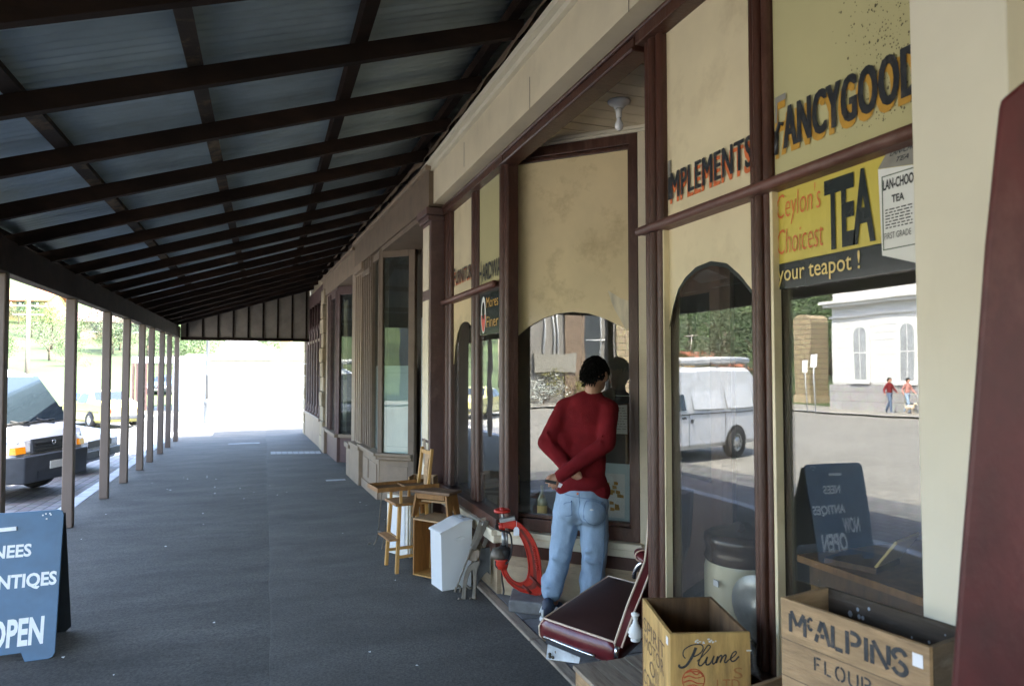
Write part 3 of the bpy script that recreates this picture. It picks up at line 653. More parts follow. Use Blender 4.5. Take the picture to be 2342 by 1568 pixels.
m = MB(); m.add([(1.650, 1.47, 2.226), (1.650, 1.345, 2.206), (1.650, 1.30, 2.27), (1.650, 1.43, 2.276)], [(0, 1, 2, 3)]); m.add([(1.6501, 1.345, 1.935), (1.6501, 1.28, 1.955), (1.6501, 1.28, 2.21), (1.6501, 1.345, 2.204)], [(0, 1, 2, 3)]); sh(m, "packet_side", "letter_grey", pk)
m = MB()
def frame_line(m, y0, y1, z0, z1, w, x): m.box(x, x + .0003, y0, y1, z0, z0 + w).box(x, x + .0003, y0, y1, z1 - w, z1).box(x, x + .0003, y0, y0 + w, z0 + w, z1 - w).box(x, x + .0003, y1 - w, y1, z0 + w, z1 - w)
frame_line(m, 1.352, 1.458, 1.988, 2.2, .003, 1.6498); sh(m, "packet_border", "sign_green", pk)
m = MB(); write(m, "LAN-CHOO", (1.6495, 1.454, 2.158), Y_, (0, -.02, 1), .098, .030, .03); write(m, "TEA", (1.6495, 1.426, 2.118), Y_, (0, 0, 1), .04, .022, .03)
write(m, "FIRST GRADE", (1.6495, 1.452, 2.018), Y_, (0, 0, 1), .085, .018, .0); write(m, "LAN-CHOO", (1.649, 1.43, 2.25), Y_, (0, -.3, 1), .10, .016, .02, shear=.3); write(m, "TEA", (1.649, 1.41, 2.229), Y_, (0, -.3, 1), .04, .014, .02, shear=.3)
rr = random.Random(4)
for i in range(7):
    y = 1.448
    while y > 1.365:
        l = rr.uniform(.006, .018); m.box(1.6493, 1.6496, max(1.362, y - l), y, 2.048 + i * .0085, 2.0515 + i * .0085); y -= l + .004
sh(m, "packet_lettering", "letter_black", pk)
# far bay
p3 = sh(MB().box(1.655, 1.659, 5.56, 6.19, 2.30, 3.15), "painted_pane", "glass_pale", ff)
f3 = interp([(0, 1.70), (.08, 1.86), (.2, 1.98), (.36, 2.05), (.55, 2.075), (.75, 2.066), (.9, 2.03), (1, 1.98)])
arch("painted_pane", "glass_cream", ff, 6.19, 5.56, 2.27, f3, (1.655, 0, 0), (0, 1, 0), (.004, 0, 0), 30, 1)
m = MB(); write(m, "FURNITURE", (1.650, 6.17, 2.424), Y_, (0, 0, 1), .64, .13, .01); sh(m, "lettering_shadow", "letter_orange", p3)
m = MB(); write(m, "URNITURE", (1.647, 6.10, 2.44), Y_, (0, 0, 1), .57, .12, .012); write(m, "F", (1.647, 6.165, 2.42), Y_, (0, 0, 1), .05, .17, .01); sh(m, "lettering", "letter_black", p3)
p4 = sh(MB().box(1.655, 1.659, 4.79, 5.37, 2.30, 3.15), "painted_pane", "glass_olive", ff)
m = MB(); write(m, "ARDWARE", (1.647, 5.28, 2.36), Y_, (0, 0, 1), .60, .14, .02); write(m, "H", (1.647, 5.36, 2.335), Y_, (0, 0, 1), .065, .2, .0); sh(m, "lettering", "letter_black", p4)
p5 = sh(MB().box(1.654, 1.659, 4.79, 5.37, 1.93, 2.275), "hanging_sign", "sign_black", ff)
m = MB(); write(m, "Mores C", (1.650, 5.17, 2.14), Y_, (0, 0, 1), .40, .085, .0); write(m, "Finer F", (1.650, 5.17, 1.985), Y_, (0, 0, 1), .40, .085, .0); sh(m, "lettering", "letter_gold", p5)
m = MB(); m.add([(1.651, 5.255 + .065 * math.cos(t * PI / 12), 2.09 + .15 * math.sin(t * PI / 12)) for t in range(24)], [tuple(range(24))]); em = sh(m, "emblem", "paper", p5)
m = MB(); m.add([(1.6505, 5.255 + .055 * math.cos(t * PI / 12), 2.09 + .135 * math.sin(t * PI / 12)) for t in range(12, 25)], [tuple(range(13))]); sh(m, "emblem_red", "press_red", em)
m = MB(); m.add([(1.6502, 5.255 + .035 * math.cos(t * PI / 12), 2.125 + .07 * math.sin(t * PI / 12)) for t in range(24)], [tuple(range(24))]); sh(m, "emblem_black", "sign_black", em)
# splay: big arched painted pane
f5 = interp([(0, 1.86), (.06, 1.905), (.15, 1.965), (.27, 2.02), (.4, 2.052), (.52, 2.06), (.65, 2.045), (.78, 2.005), (.9, 1.95), (1, 1.90)])
arch("painted_pane", "glass_cream", spf, .075, .985, 3.19, f5, A0, AT, AN * .006 , 40, 1)
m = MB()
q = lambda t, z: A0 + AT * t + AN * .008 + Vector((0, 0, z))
m.add([q(.81, 2.20), q(.90, 2.14), q(.955, 2.12), q(.958, 1.93), q(.935, 1.925), q(.90, 1.99), q(.86, 2.06), q(.835, 2.12)], [tuple(range(8))[::-1]]); sh(m, "scraped_glint", "scrape_glint", spf)  # scraped patch; the sun glint on it is put in as pale colour
# pale light fitting in the recess
lg = thing("ceiling_light", "white ceiling rose and bare bulb on the boarded entrance ceiling", "light fitting", (2.03, 3.68, 3.304)); lg.scale = (.82, .82, .82)
MB().lathe([(.0, 0), (.085, 0), (.085, -.012), (.065, -.028), (.04, -.038), (.038, -.055), (.0, -.055)], n=24, cap=False).build("ceiling_rose", "plaster_white", lg)
MB().lathe([(.0, -.055), (.024, -.056), (.026, -.075), (.022, -.08), (.022, -.125), (.0, -.126)], n=18, cap=False).build("lamp_holder", "plaster_white", lg)
MB().lathe([(.0, -.126), (.015, -.127), (.017, -.145), (.030, -.172), (.033, -.19), (.028, -.21), (.014, -.222), (0, -.224)], n=18, cap=False).build("bulb", "bulb", lg)
# ---------------------------------------------------------------- shops further along
RZF = R(2.29)
def shop(name, label, y0): 
    return thing(name, label, "shop", (1.475 - .04 * y0, 6.38 + y0, 0), RZF)
# brown shop
BS = shop("brown_shop", "brown shop with a pale frosted entrance window next to the cream shop", 0)
MB().box(.5, 6, 0, 4.35, 0, 4.6).box(.0, .5, 0.0, 4.35, 3.62, 4.6).build("wall", "brown_dark", BS)
MB().box(-.02, .5, 0.0, 4.35, 3.22, 3.56).build("fascia", "brown", BS)
MB().box(-.06, .0, -.02, 4.36, 3.563, 3.615).build("moulding", "brown_light", BS, bevel=.01)
pl = MB().box(0, .22, 0, .30, 0, 3.2).box(-.03, .22, -.02, .32, 3.08, 3.13).box(-.055, .22, -.04, .34, 3.133, 3.2).box(-.025, -.0005, -.01, .31, 0, .3).build("pilaster", "plum", BS, bevel=.006)
m = MB(); m.box(-.008, -.0005, .04, .26, 2.42, 3.04).box(-.008, -.0005, .04, .26, .98, 2.32).box(-.008, -.0005, .04, .26, .36, .95)
m.build("pilaster_panel", "cream_trim", pl)
MB().add([(-.012, .15 + .06 * math.cos(t * PI / 10), .86 - .17 * 0 + .0 + .22 * 0 + .13 * math.sin(t * PI / 10)) for t in range(20)], [tuple(range(20))]).build("roundel", "brown_light", pl)
for a, b in ((2.42, 2.98),):
    pass
def uprights(m, ys, z0, z1, w=.05, x0=-.01, x1=.1):
    for y in ys: m.box(x0, x1, y - w / 2, y + w / 2, z0, z1); m.box(x0 - .014, x0 - .0005, y - w / 5, y + w / 5, z0, z1)
m = MB(); uprights(m, (2.42, 2.98, 3.12, 3.26, 3.40, 3.54), .6, 3.2, .085); m.box(0, .1, 2.38, 3.58, 3.1, 3.2).box(-.03, .1, 3.05, 3.6, 2.98, 3.06)
q_ = Vector((.34, 2.06, 0)); q0 = Vector((0.0, 2.40, 0)); 
def ob(m, p, q, t0, t1, z0, z1, d0, d1):
    p, q = Vector(p), Vector(q); L = (q - p).length; t = (q - p) / L; n = Vector((t.y, -t.x, 0))
    f = lambda a, d, z: p + t * a + n * d + Vector((0, 0, z))
    return m.hexa([f(t0, d0, z0), f(t1, d0, z0), f(t1, d1, z0), f(t0, d1, z0)], [f(t0, d0, z1), f(t1, d0, z1), f(t1, d1, z1), f(t0, d1, z1)])
LS = (q_ - q0).length
ob(m, q0, q_, .0, .05, .6, 3.2, -.04, .03); ob(m, q0, q_, LS - .05, LS + .04, .02, 3.2, -.04, .03); ob(m, q0, q_, .05, LS - .05, 3.08, 3.2, -.04, .03)
bf = m.build("window_frame", "brown", BS, bevel=.006)
g = MB(); ob(g, q0, q_, .05, LS - .05, .6, 3.1, -.004, .0); g.build("glass_pane", "glass_far", bf)
MB().box(.03, .034, 2.46, 2.94, .6, 3.1).build("glass_pane", "glass_far", bf)
g = MB(); ob(g, q0, q_, .05, LS - .05, .6, 1.70, -.02, -.012); g.box(.05, .058, 2.46, 2.94, .6, 1.70); fr = g.build("frosted_pane", "frosted", bf)
g = MB()
for a, b, c, d in ((.09, .094, .68, 1.62), (.43, .434, .68, 1.62)): ob(g, q0, q_, a, b, c, d, -.0118, -.0110)
for a, b, c, d in ((.094, .43, .68, .685), (.094, .43, 1.61, 1.615)): ob(g, q0, q_, a, b, c, d, -.0118, -.0110)
g.build("etched_border", "etch", fr)
m = MB(); m.box(-.06, .2, 2.36, 3.58, .52, .56).box(-.09, .2, 2.34, 3.59, .563, .60); ob(m, q0, q_, -.02, LS + .02, .52, .56, -.1, .06); ob(m, q0, q_, -.02, LS + .02, .563, .60, -.1, .09); m.build("sill", "brown_light", BS, bevel=.008)
m = MB(); m.box(-.01, .2, 2.40, 3.58, .0, .515).box(-.03, -.0105, 2.40, 3.58, 0, .12).box(-.022, -.0105, 2.5, 3.0, .18, .44).box(-.022, -.0105, 3.1, 3.5, .18, .44); ob(m, q0, q_, 0, LS, 0, .515, -.1, .0); ob(m, q0, q_, .08, LS - .06, .16, .44, .001, .014); m.build("stall_riser", "brown_light", BS, bevel=.005)
m = MB(); m.box(-.0, .25, 3.60, 4.33, 0, 3.1).box(-.07, .25, 3.56, 4.36, 0, .5).box(-.09, .25, 3.54, 4.36, .503, .56).box(-.05, .25, 3.58, 4.35, 3.103, 3.21)
for k in range(4): m.box(-.03, -.0005, 3.66 + k * .17, 3.74 + k * .17, .6, 3.05)
m.build("pilaster", "brown_light", BS, bevel=.006)
dr = MB().box(.44, .48, .4, 2.1, .02, 3.2).build("door", "brown_dark", BS); MB().box(.432, .438, .9, 1.5, .9, 2.3).box(.432, .438, 1.62, 2.0, .1, 2.3).build("door_glass", "frosted", dr)  # pale door panes put a sunlit reflection into the colour
MB().box(.0, .5, .3, 2.4, 3.16, 3.215).build("recess_ceiling", "brown", BS)
# plum shop
PS = shop("plum_shop", "dark plum shop front with light brown plinths beyond the brown shop", 4.36)
MB().box(.5, 6, 0, 4.1, 0, 4.6).box(.02, .5, 0, 4.1, 3.55, 4.6).build("wall", "brown_dark", PS)
MB().box(-.02, .5, 0, 4.1, 3.16, 3.5).build("fascia", "brown_light", PS); MB().box(-.06, .01, 0, 4.1, 3.503, 3.55).build("moulding", "brown_light", PS)
m = MB(); m.box(-.0, .3, .02, .32, 0, 3.15).box(-.07, .3, .0, .36, 0, .44).box(-.10, .3, -.0, .4, .443, .52).box(-.0, .3, 3.3, 3.62, 0, 3.15).box(-.07, .3, 3.26, 3.66, 0, .5); m.build("pilaster", "brown_light", PS, bevel=.01)
m = MB(); uprights(m, (1.95, 2.1, 2.9, 3.2), .5, 3.1, .075); a_, b_ = Vector((0, 1.9, 0)), Vector((.36, 1.5, 0)); LL = (b_ - a_).length
ob(m, a_, b_, 0, .06, .5, 3.15, -.04, .03); ob(m, a_, b_, LL - .06, LL + .03, .02, 3.15, -.04, .03); ob(m, a_, b_, .06, LL - .06, 3.0, 3.15, -.04, .03); m.box(0, .1, 1.9, 3.3, 3.0, 3.15)
pf = m.build("window_frame", "plum", PS, bevel=.005)
g = MB(); ob(g, a_, b_, .05, LL - .05, .5, 3.02, -.004, 0); g.build("glass_pane", "glass_far", pf); MB().box(.03, .034, 2.1, 3.2, .5, 3.02).build("glass_pane", "glass_far", pf)
m = MB(); m.box(-.01, .2, 1.85, 3.3, 0, .44); ob(m, a_, b_, 0, LL, 0, .44, -.1, 0); m.build("stall_riser", "plum", PS)
m = MB(); m.box(-.06, .2, 1.82, 3.3, .443, .5); ob(m, a_, b_, -.02, LL + .02, .443, .5, -.1, .05); m.build("sill", "brown_light", PS)
MB().box(.44, .48, .3, 1.5, .02, 3.15).build("door", "plum", PS)
m = MB(); rr = random.Random(9)
for i in range(11):
    e = rr.uniform(0, .03); w = .0 if i % 2 else .10
    m.box(-.05 - e, .3, 3.70 - w * .5, 4.06 + w, i * .3 + .004, i * .3 + .296)
m.build("quoin", "sandstone", PS, bevel=.02)
# corner shop
CS = shop("corner_shop", "last shop before the corner with thin turned columns and a quoined stone end", 8.5)
MB().box(.5, 6, 0, 3.72, 0, 4.6).box(.02, .5, 0, 3.72, 3.5, 4.6).build("wall", "sandstone", CS)
MB().box(-.02, .5, 0, 3.72, 3.14, 3.45).build("fascia", "plum", CS)
m = MB(); m.box(-.04, .3, .1, 3.3, 0, .55).box(-.07, .3, .08, 3.34, .553, .62); m.build("plinth", "brown_light", CS, bevel=.01)
for y in (.4, .95, 1.5, 2.05, 2.6, 3.15):
    MB().lathe([(.03, .62), (.06, .63), (.06, .68), (.035, .72), (.05, .80), (.03, .86), (.034, 2.0), (.028, 2.5), (.05, 2.56), (.05, 2.62), (.03, 2.66), (.03, 3.14)], (.0, y, 0), 12).build("column", "plum", CS)
MB().box(.0, .04, .1, 3.3, 2.28, 2.34).build("rail", "brown_light", CS)
MB().box(.12, .125, .15, 3.3, .6, 3.14).build("glass_pane", "glass_far", CS)
m = MB()
for i in range(12): m.box(-.06, .5, 3.40 - (.0 if i % 2 else .10), 3.74, i * .3 + .004, i * .3 + .296)
m.build("quoin", "sandstone", CS, bevel=.02)
# ---------------------------------------------------------------- goods set out on the path by the far bay
def z3(x, y, d): return at(784 + x * .261, 989 + y * .261, d)
def z5(x, y, d): return at(1159.4 + x * .262, 1193.5 + y * .262, d)
# white enamel flour bin
t = thing("flour_bin", "white enamel bin with sloping lid standing on the asphalt", "bin", (1.248, 5.017, 0), R(9.6))
prof = [(0.0, .44), (.10, .475), (.15, .497), (.185, .507), (.262, .51)]
m = MB(); m.prism([(.012, 0, 0), (.25, 0, 0), (.258, 0, .498)] + [(x, 0, z - .012) for x, z in prof[::-1]], (0, .205, 0)); m.build("body", "enamel", t, bevel=.005)
m = MB(); k = len(prof)
pp = [(-.012, .432)] + prof
m.prism([(x, -.008, z) for x, z in pp] + [(x, -.008, z - .012) for x, z in pp[::-1]], (0, .221, 0)); ld = m.build("lid", "enamel", t, bevel=.004)
MB().lathe([(.0, .512), (.022, .512), (.024, .516), (.018, .520), (0, .521)], (.215, .10, 0), 16, cap=False).build("lid_stud", "galv", ld)
pts = [(.155 + .036 * math.cos(a) * (1 if abs(math.cos(a)) > .4 else 1), -.003, .372 + .013 * math.sin(a) + .004 * math.cos(a)) for a in [i * PI / 10 for i in range(20)]]
MB().tube(pts, .0035, 6, True).build("handle", "enamel", t)
# upright wooden box
t = thing("wooden_box", "open brown wooden box stood on end beside the white bin", "box", (1.138, 5.505, 0), math.atan2(-.80, .60))
w, d, h = .27, .27, .455
m = MB(); m.box(0, w, d - .01, d, 0, h).box(0, .013, 0, d - .0105, .0135, h - .0135).box(w - .013, w, 0, d - .0105, .0135, h - .0135); m.build("side_panel", "oak", t)
MB().box(0, w, 0, d - .0105, 0, .013).build("base_panel", "pine", t); MB().box(0, w, 0, d - .0105, h - .013, h).build("top_panel", "crate_wood", t)
# low stool on the box
t = thing("step_stool", "small brown step stool with notched legs standing on the wooden box", "stool", (1.325, 5.50, .455), -TH - R(28))
MB().box(-.19, .19, -.095, .095, .192, .216).build("seat", "stool_top", t, bevel=.004)
for sx in (-1, 1):
    x = .135 * sx; xb = .165 * sx
    m = MB(); e = (.018 * sx, 0, 0)
    m.prism([(xb, -.09, 0), (xb, -.038, 0), (x + .012 * sx, 0, .105), (xb, .038, 0), (xb, .09, 0), (x, .078, .191), (x, -.078, .191)], e); m.build("leg", "oak", t)
MB().box(-.13, .13, -.025, .025, .115, .130).build("stretcher", "crate_wood", t); MB().box(-.133, .133, -.082, -.07, .15, .191).build("apron", "oak", t); MB().box(-.133, .133, .07, .082, .15, .191).build("apron", "oak", t)
# child's high chair
t = thing("high_chair", "child's tall wooden high chair with a tray, nearest the footpath", "chair", (1.145, 5.735, 0), R(8))
for sx, sy in ((-1, -1), (-1, 1), (1, -1), (1, 1)):
    a, b = Vector((.145 * sx, .14 * sy, 0)), Vector((.115 * sx, .115 * sy, .54)); MB().bar(a, b, .028, .028, (0, 1, 0)).build("leg", "pine", t, bevel=.003)
MB().box(-.16, .15, -.15, .15, .54, .562).build("seat", "oak", t, bevel=.006)
for a_, b_, w_, h_ in (((-.13, -.125, .27), (-.13, .125, .27), .016, .03), ((-.13, -.13, .13), (.13, -.13, .13), .014, .022), ((-.13, .13, .13), (.13, .13, .13), .014, .022), ((-.125, -.125, .20), (.125, -.125, .20), .014, .022)): MB().bar(a_, b_, w_, h_).build("stretcher", "pine", t)
MB().box(-.215, -.13, -.15, .15, .265, .280).build("footrest", "oak", t, bevel=.003)
for sy in (-1, 1):
    MB().bar((.12, .115 * sy, .562), (.165, .115 * sy, .985), .026, .022).build("back_post", "pine", t, bevel=.003)
    MB().bar((-.11, .13 * sy, .562), (-.11, .13 * sy, .665), .02, .02).build("arm_post", "pine", t); MB().bar((.05, .13 * sy, .562), (.05, .13 * sy, .665), .02, .02).build("arm_post", "pine", t)
m = MB(); m.prism([(.145, -.03, .62), (.145, .03, .62), (.15, .045, .80), (.158, .03, .86), (.165, .05, .91), (.168, .045, .945), (.168, 0, .965), (.168, -.045, .945), (.165, -.05, .91), (.158, -.03, .86), (.15, -.045, .80)], (.012, 0, 0)); m.build("back_splat", "crate_wood", t)
MB().bar((.14, -.11, .62), (.14, .11, .62), .02, .035).build("back_rail", "pine", t); MB().bar((.162, -.11, .95), (.162, .11, .95), .018, .03).build("back_rail", "pine", t)
m = MB(); m.box(-.30, .22, -.135, .135, .665, .675); tr = m.build("tray", "dark_wood", t)
MB().box(-.31, .22, -.147, -.1355, .665, .70).box(-.31, .22, .1355, .147, .665, .70).box(-.31, -.3005, -.135, .135, .665, .70).box(-.06, -.045, -.135, .135, .6755, .69).build("tray_rim", "oak", tr, bevel=.002)
# white cabinet behind the high chair
t = thing("bedside_cabinet", "shabby white painted cabinet half hidden behind the high chair", "cabinet", (1.30, 5.93, 0), math.atan2(-.83, .55) + PI / 2 + R(66))
t.location = (1.20, 5.93, 0); t.rotation_euler.z = math.atan2(-.27, .155); ROOTM[t.name] = Matrix.Translation(t.location) @ Matrix.Rotation(t.rotation_euler.z, 4, 'Z')
MB().box(-.31, 0, 0, .27, 0.02, .54).build("carcass", "white_paint", t, bevel=.004)
MB().box(-.325, .015, -.02, .285, .542, .56).build("top", "weathered", t, bevel=.003)
m = MB(); m.box(-.295, -.015, -.014, -.001, .05, .525); dd = m.build("door", "white_paint", t, bevel=.003); m = MB(); m.box(-.26, -.05, -.02, -.0145, .1, .48); m.build("door_panel", "enamel", dd)
m = MB()
for z in (.06, .50): m.box(.001, .007, .03, .24, z, z + .02)
m.box(.001, .007, .03, .05, .08, .5).box(.001, .007, .22, .24, .08, .5); m.build("side_trim", "weathered", t)
t = thing("small_box", "small open wooden box sitting on top of the white cabinet", "box", (1.22, 6.12, .56), R(-28))
m = MB(); w, d, h = .23, .16, .13
m.box(0, w, 0, d, 0, .01).box(0, w, d - .009, d, .0105, h).box(0, .009, .0, d - .0095, .0105, h).box(w - .009, w, .0, d - .0095, .0105, h); m.build("body", "crate_wood", t)
MB().box(.0095, w - .0095, 0, .009, .0105, h * .62).build("front_panel", "weathered", t)
# wrought iron stand
m = MB()
def curve(pts, n=6):
    """Catmull-Rom through points"""
    P = [Vector(p) for p in pts]; P = [P[0] * 2 - P[1]] + P + [P[-1] * 2 - P[-2]]; out = []
    for i in range(1, len(P) - 2):
        for k in range(n):
            t = k / n; a, b, c, d = P[i - 1], P[i], P[i + 1], P[i + 2]
            out.append(.5 * ((2 * b) + (c - a) * t + (2 * a - 5 * b + 4 * c - d) * t * t + (3 * b - a - 3 * c + d) * t ** 3))
    return out + [P[-2]]
m.tube(curve([z3(345, 480, 6.35), z3(335, 600, 6.37), z3(320, 760, 6.4), z3(308, 870, 6.42), z3(290, 950, 6.43), z3(250, 1000, 6.44), z3(222, 985, 6.44), z3(232, 962, 6.44), z3(250, 975, 6.44)]), .006, 6)
m.tube(curve([z3(372, 800, 6.25), z3(365, 900, 6.27), z3(352, 980, 6.28), z3(330, 1050, 6.28), z3(305, 1045, 6.28), z3(312, 1030, 6.28)]), .006, 6)
m.tube([z3(308, 862, 6.42), z3(368, 880, 6.27)], .006, 6); m.tube([z3(345, 480, 6.35), z3(470, 470, 6.2)], .006, 6); m.tube([z3(372, 800, 6.25), z3(470, 470, 6.2)], .006, 6)
tag(m.build("iron_stand", "cast_iron"), "thin rusty wrought iron stand with curled feet behind the high chair", "stand")
# two cast iron bench ends leaning on the sill
def zc(x, y, d=4.9): return at(1009.4 + x * .1609, 1152.6 + y * .1609, d + (1360 - y) * .00012)
DV = Vector((FW.x, FW.y, 0)).normalized()
t = thing("bench_end", "rusty cast iron bench end with arched feet leaning against the shop sill", "bench end", zc(330, 1350), 0, "cast iron bench ends")
m = MB(); m.prism([zc(x, y) for x, y in ((545, 800), (480, 815), (420, 850), (370, 900), (335, 980), (310, 1080), (295, 1200), (282, 1350), (350, 1362), (352, 1250), (360, 1150), (378, 1060), (405, 980), (440, 930), (450, 1000), (450, 1150), (440, 1250), (425, 1345), (490, 1355), (492, 1200), (505, 1000), (522, 900), (548, 850))], DV * .032); m.build("arched_foot", "cast_iron", t, True, bevel=.004)
m = MB(); m.prism([zc(x, y) for x, y in ((400, 800), (378, 780), (425, 640), (470, 610), (540, 650), (545, 720), (510, 790), (480, 812))], DV * .016); m.build("plate", "weathered", t, True, bevel=.003)
m = MB(); m.bar(zc(190, 1245), zc(440, 600), .012, .035, DV); m.bar(zc(440, 600), zc(560, 245), .030, .03, DV); m.bar(zc(452, 645, 4.88), zc(655, 232, 4.92), .034, .024, DV); m.bar(zc(520, 520), zc(580, 300), .012, .02, DV); m.build("upright", "cast_iron", t, True, bevel=.003)
m = MB(); m.tube(curve([zc(188, 1245), zc(215, 1180), zc(250, 1160), zc(272, 1190), zc(262, 1250)]), .008, 6); m.tube([zc(285, 1350), zc(235, 1338)], .009, 6); m.tube([zc(432, 1340), zc(400, 1330)], .008, 6); m.tube([zc(352, 1150), zc(400, 1190), zc(440, 1190)], .008, 6); m.build("scroll", "cast_iron", t, True)
t = thing("bench_end", "rusty cast iron bench end standing taller behind the arched one", "bench end", zc(640, 1150, 4.99), 0, "cast iron bench ends")
q_ = lambda x, y: zc(x, y, 5.0)
m = MB(); m.prism([q_(x, y) for x, y in ((560, 640), (700, 600), (705, 700), (690, 1000), (650, 960), (600, 1010), (540, 1100), (500, 1180), (505, 1000), (530, 860))], DV * .03); m.build("foot", "dark_iron", t, True, bevel=.004)
m = MB(); m.bar(q_(600, 600), q_(755, 185), .030, .022, DV); m.bar(q_(640, 560), q_(665, 300), .02, .02, DV); m.bar(q_(698, 600), q_(696, 1000), .010, .02, DV); m.build("upright", "cast_iron", t, True, bevel=.003)
MB().bar(q_(560, 215), q_(690, 190), .03, .02).build("cross_piece", "weathered", t, True)
# red horseshoe press on a stone
sb = MB(); a, b, c, d = at(1163, 1362, 4.60), at(1248, 1372, 4.52), at(1252, 1352, 4.78), at(1172, 1345, 4.86)
for p in (a, b, c, d): p.z = 0.02
sb.hexa([a, b, c, d], [p + Vector((0, 0, .082)) for p in (a, b, c, d)])
tag(sb.build("stone_block", "bluestone", bevel=.012), "flat grey stone slab under the red press by the entrance", "stone")
PD = 4.70
t = thing("horseshoe_press", "red cast iron horseshoe press with a hand wheel and price tag", "press", at(1225, 1357, PD), 0)
def zp(x, y, d=PD): return z3(x, y, d)
outer = [(1395, 770), (1440, 762), (1500, 770), (1550, 795), (1600, 840), (1645, 895), (1685, 965), (1712, 1040), (1728, 1120), (1736, 1220), (1744, 1330), (1748, 1412), (1690, 1418), (1640, 1405), (1560, 1385), (1500, 1350), (1450, 1305), (1412, 1250), (1388, 1190), (1365, 1120)]
inner = [(1400, 830), (1440, 828), (1490, 838), (1535, 872), (1570, 930), (1600, 1000), (1620, 1080), (1630, 1160), (1628, 1230), (1612, 1280), (1585, 1308), (1545, 1318), (1500, 1300), (1460, 1262), (1435, 1215), (1420, 1160), (1412, 1105)]
pl_ = outer + inner[::-1]
def ringmesh(o, i, depth, d0):
    """C shaped casting between two outlines"""
    m = MB(); n = 40
    def samp(P):
        L = [0]
        for a, b in zip(P, P[1:]): L.append(L[-1] + math.dist(a, b))
        out = []
        for k in range(n + 1):
            s = L[-1] * k / n
            for j in range(len(P) - 1):
                if s <= L[j + 1] + 1e-6:
                    f = (s - L[j]) / (L[j + 1] - L[j]); out.append((P[j][0] + (P[j + 1][0] - P[j][0]) * f, P[j][1] + (P[j + 1][1] - P[j][1]) * f)); break
        return out
    A, B = samp(o), samp(i); vs = []
    for (ax, ay), (bx, by) in zip(A, B): vs += [zp(ax, ay, d0), zp(bx, by, d0), zp(bx, by, d0 + depth), zp(ax, ay, d0 + depth)]
    fs = [(k * 4 + j, k * 4 + (j + 1) % 4, k * 4 + 4 + (j + 1) % 4, k * 4 + 4 + j) for k in range(n) for j in range(4)] + [(0, 1, 2, 3), (n * 4 + 3, n * 4 + 2, n * 4 + 1, n * 4)]
    return m.add(vs, fs), A, B
m, OA, OB = ringmesh(outer, inner, .055, PD - .02); fr = m.build("frame", "press_red", t, True, bevel=.004)
# raised flanges along both edges leave a sunken rusty web between them
m = MB(); m.tube([zp(x, y, PD - .021) for x, y in OA], .0065, 6); m.tube([zp(x, y, PD - .021) for x, y in OB], .0055, 6); m.build("flange", "press_red", fr, True)
m = MB(); mid = [((a[0] * .5 + b[0] * .5), (a[1] * .5 + b[1] * .5)) for a, b in zip(OA, OB)]
wv = []
for (a, b) in list(zip(OA, OB))[6:36]: wv += [zp(a[0] * .62 + b[0] * .38, a[1] * .62 + b[1] * .38, PD - .0215), zp(a[0] * .36 + b[0] * .64, a[1] * .36 + b[1] * .64, PD - .0215)]
m.add(wv, [(i * 2, i * 2 + 1, i * 2 + 3, i * 2 + 2) for i in range(len(wv) // 2 - 1)]); m.build("web", "press_web", fr, True)
m = MB(); m.tube([zp(1575, 1335, PD - .022), zp(1650, 1405, PD - .022)], .010, 6); m.tube([zp(1640, 1255, PD - .022), zp(1735, 1350, PD - .022)], .010, 6); m.tube([zp(1630, 960, PD - .022), zp(1622, 962, PD - .022)], .014, 8); m.build("rib", "press_web", fr, True)
m = MB(); rr = random.Random(8)
for i in range(11):
    x, y = 1652 + i * 4.2 - .33 * i * i * .1, 1000 + i * 20
    m.tube([zp(x + 6, y, PD - .023), zp(x + 30, y + 2, PD - .023)], .0045, 5)
    if i % 2: m.tube([zp(x + 8, y + 9, PD - .023), zp(x + 8, y - 1, PD - .023)], .004, 5)
m.build("cast_lettering", "press_red", fr, True)
hb = zp(1397, 683); hw = [hb + Vector((math.cos(a), math.sin(a), 0)) * .047 for a in [i * PI / 12 for i in range(24)]]
m = MB(); m.tube(hw, .0115, 8, True); m.tube([hw[0], hw[12]], .009, 6); m.tube([hw[6], hw[18]], .009, 6); m.lathe([(.0, -.012), (.018, -.012), (.018, .02), (0, .022)], hb, 14, cap=False); m.build("hand_wheel", "press_red", t, True)
m = MB(); m.tube([zp(1400, 690), zp(1402, 780)], .010, 8); m.tube([zp(1408, 870), zp(1410, 1010)], .014, 8); m.tube([zp(1438, 880), zp(1438, 1000)], .009, 8); m.build("screw", "grey_metal", t, True)
m = MB(); a = zp(1385, 775, PD - .03); m.bar(zp(1375, 770, PD - .01), zp(1510, 745, PD - .01), .045, .026); m.build("yoke", "grey_metal", t, True, bevel=.003)
MB().tube([zp(1388, 790), zp(1398, 860)], .021, 10).build("collar", "press_red", t, True)
c0 = zp(1408, 1045); m = MB(); m.lathe([(.0, .052), (.02, .050), (.026, .036), (.048, .030), (.054, .02), (.054, -.032), (.048, -.04), (.0, -.042)], c0, 20, cap=False); m.lathe([(0, .05), (.02, .05), (.022, .036), (0, .034)], c0, 12, cap=False); m.build("valve_body", "dark_iron", t, True)
m = MB(); m.lathe([(.0, .028), (.036, .028), (.05, -.01), (.052, -.035), (0, -.04)], zp(1358, 1050, PD - .03), 16, cap=False); m.build("valve_cap", "cast_iron", t, True)
m = MB(); m.lathe([(.045, -.041), (.05, -.05), (.042, -.06), (.046, -.075), (.036, -.11), (.0, -.115)], c0 + Vector((-.01, 0, 0)), 18, cap=False); m.build("piston", "press_red", t, True)
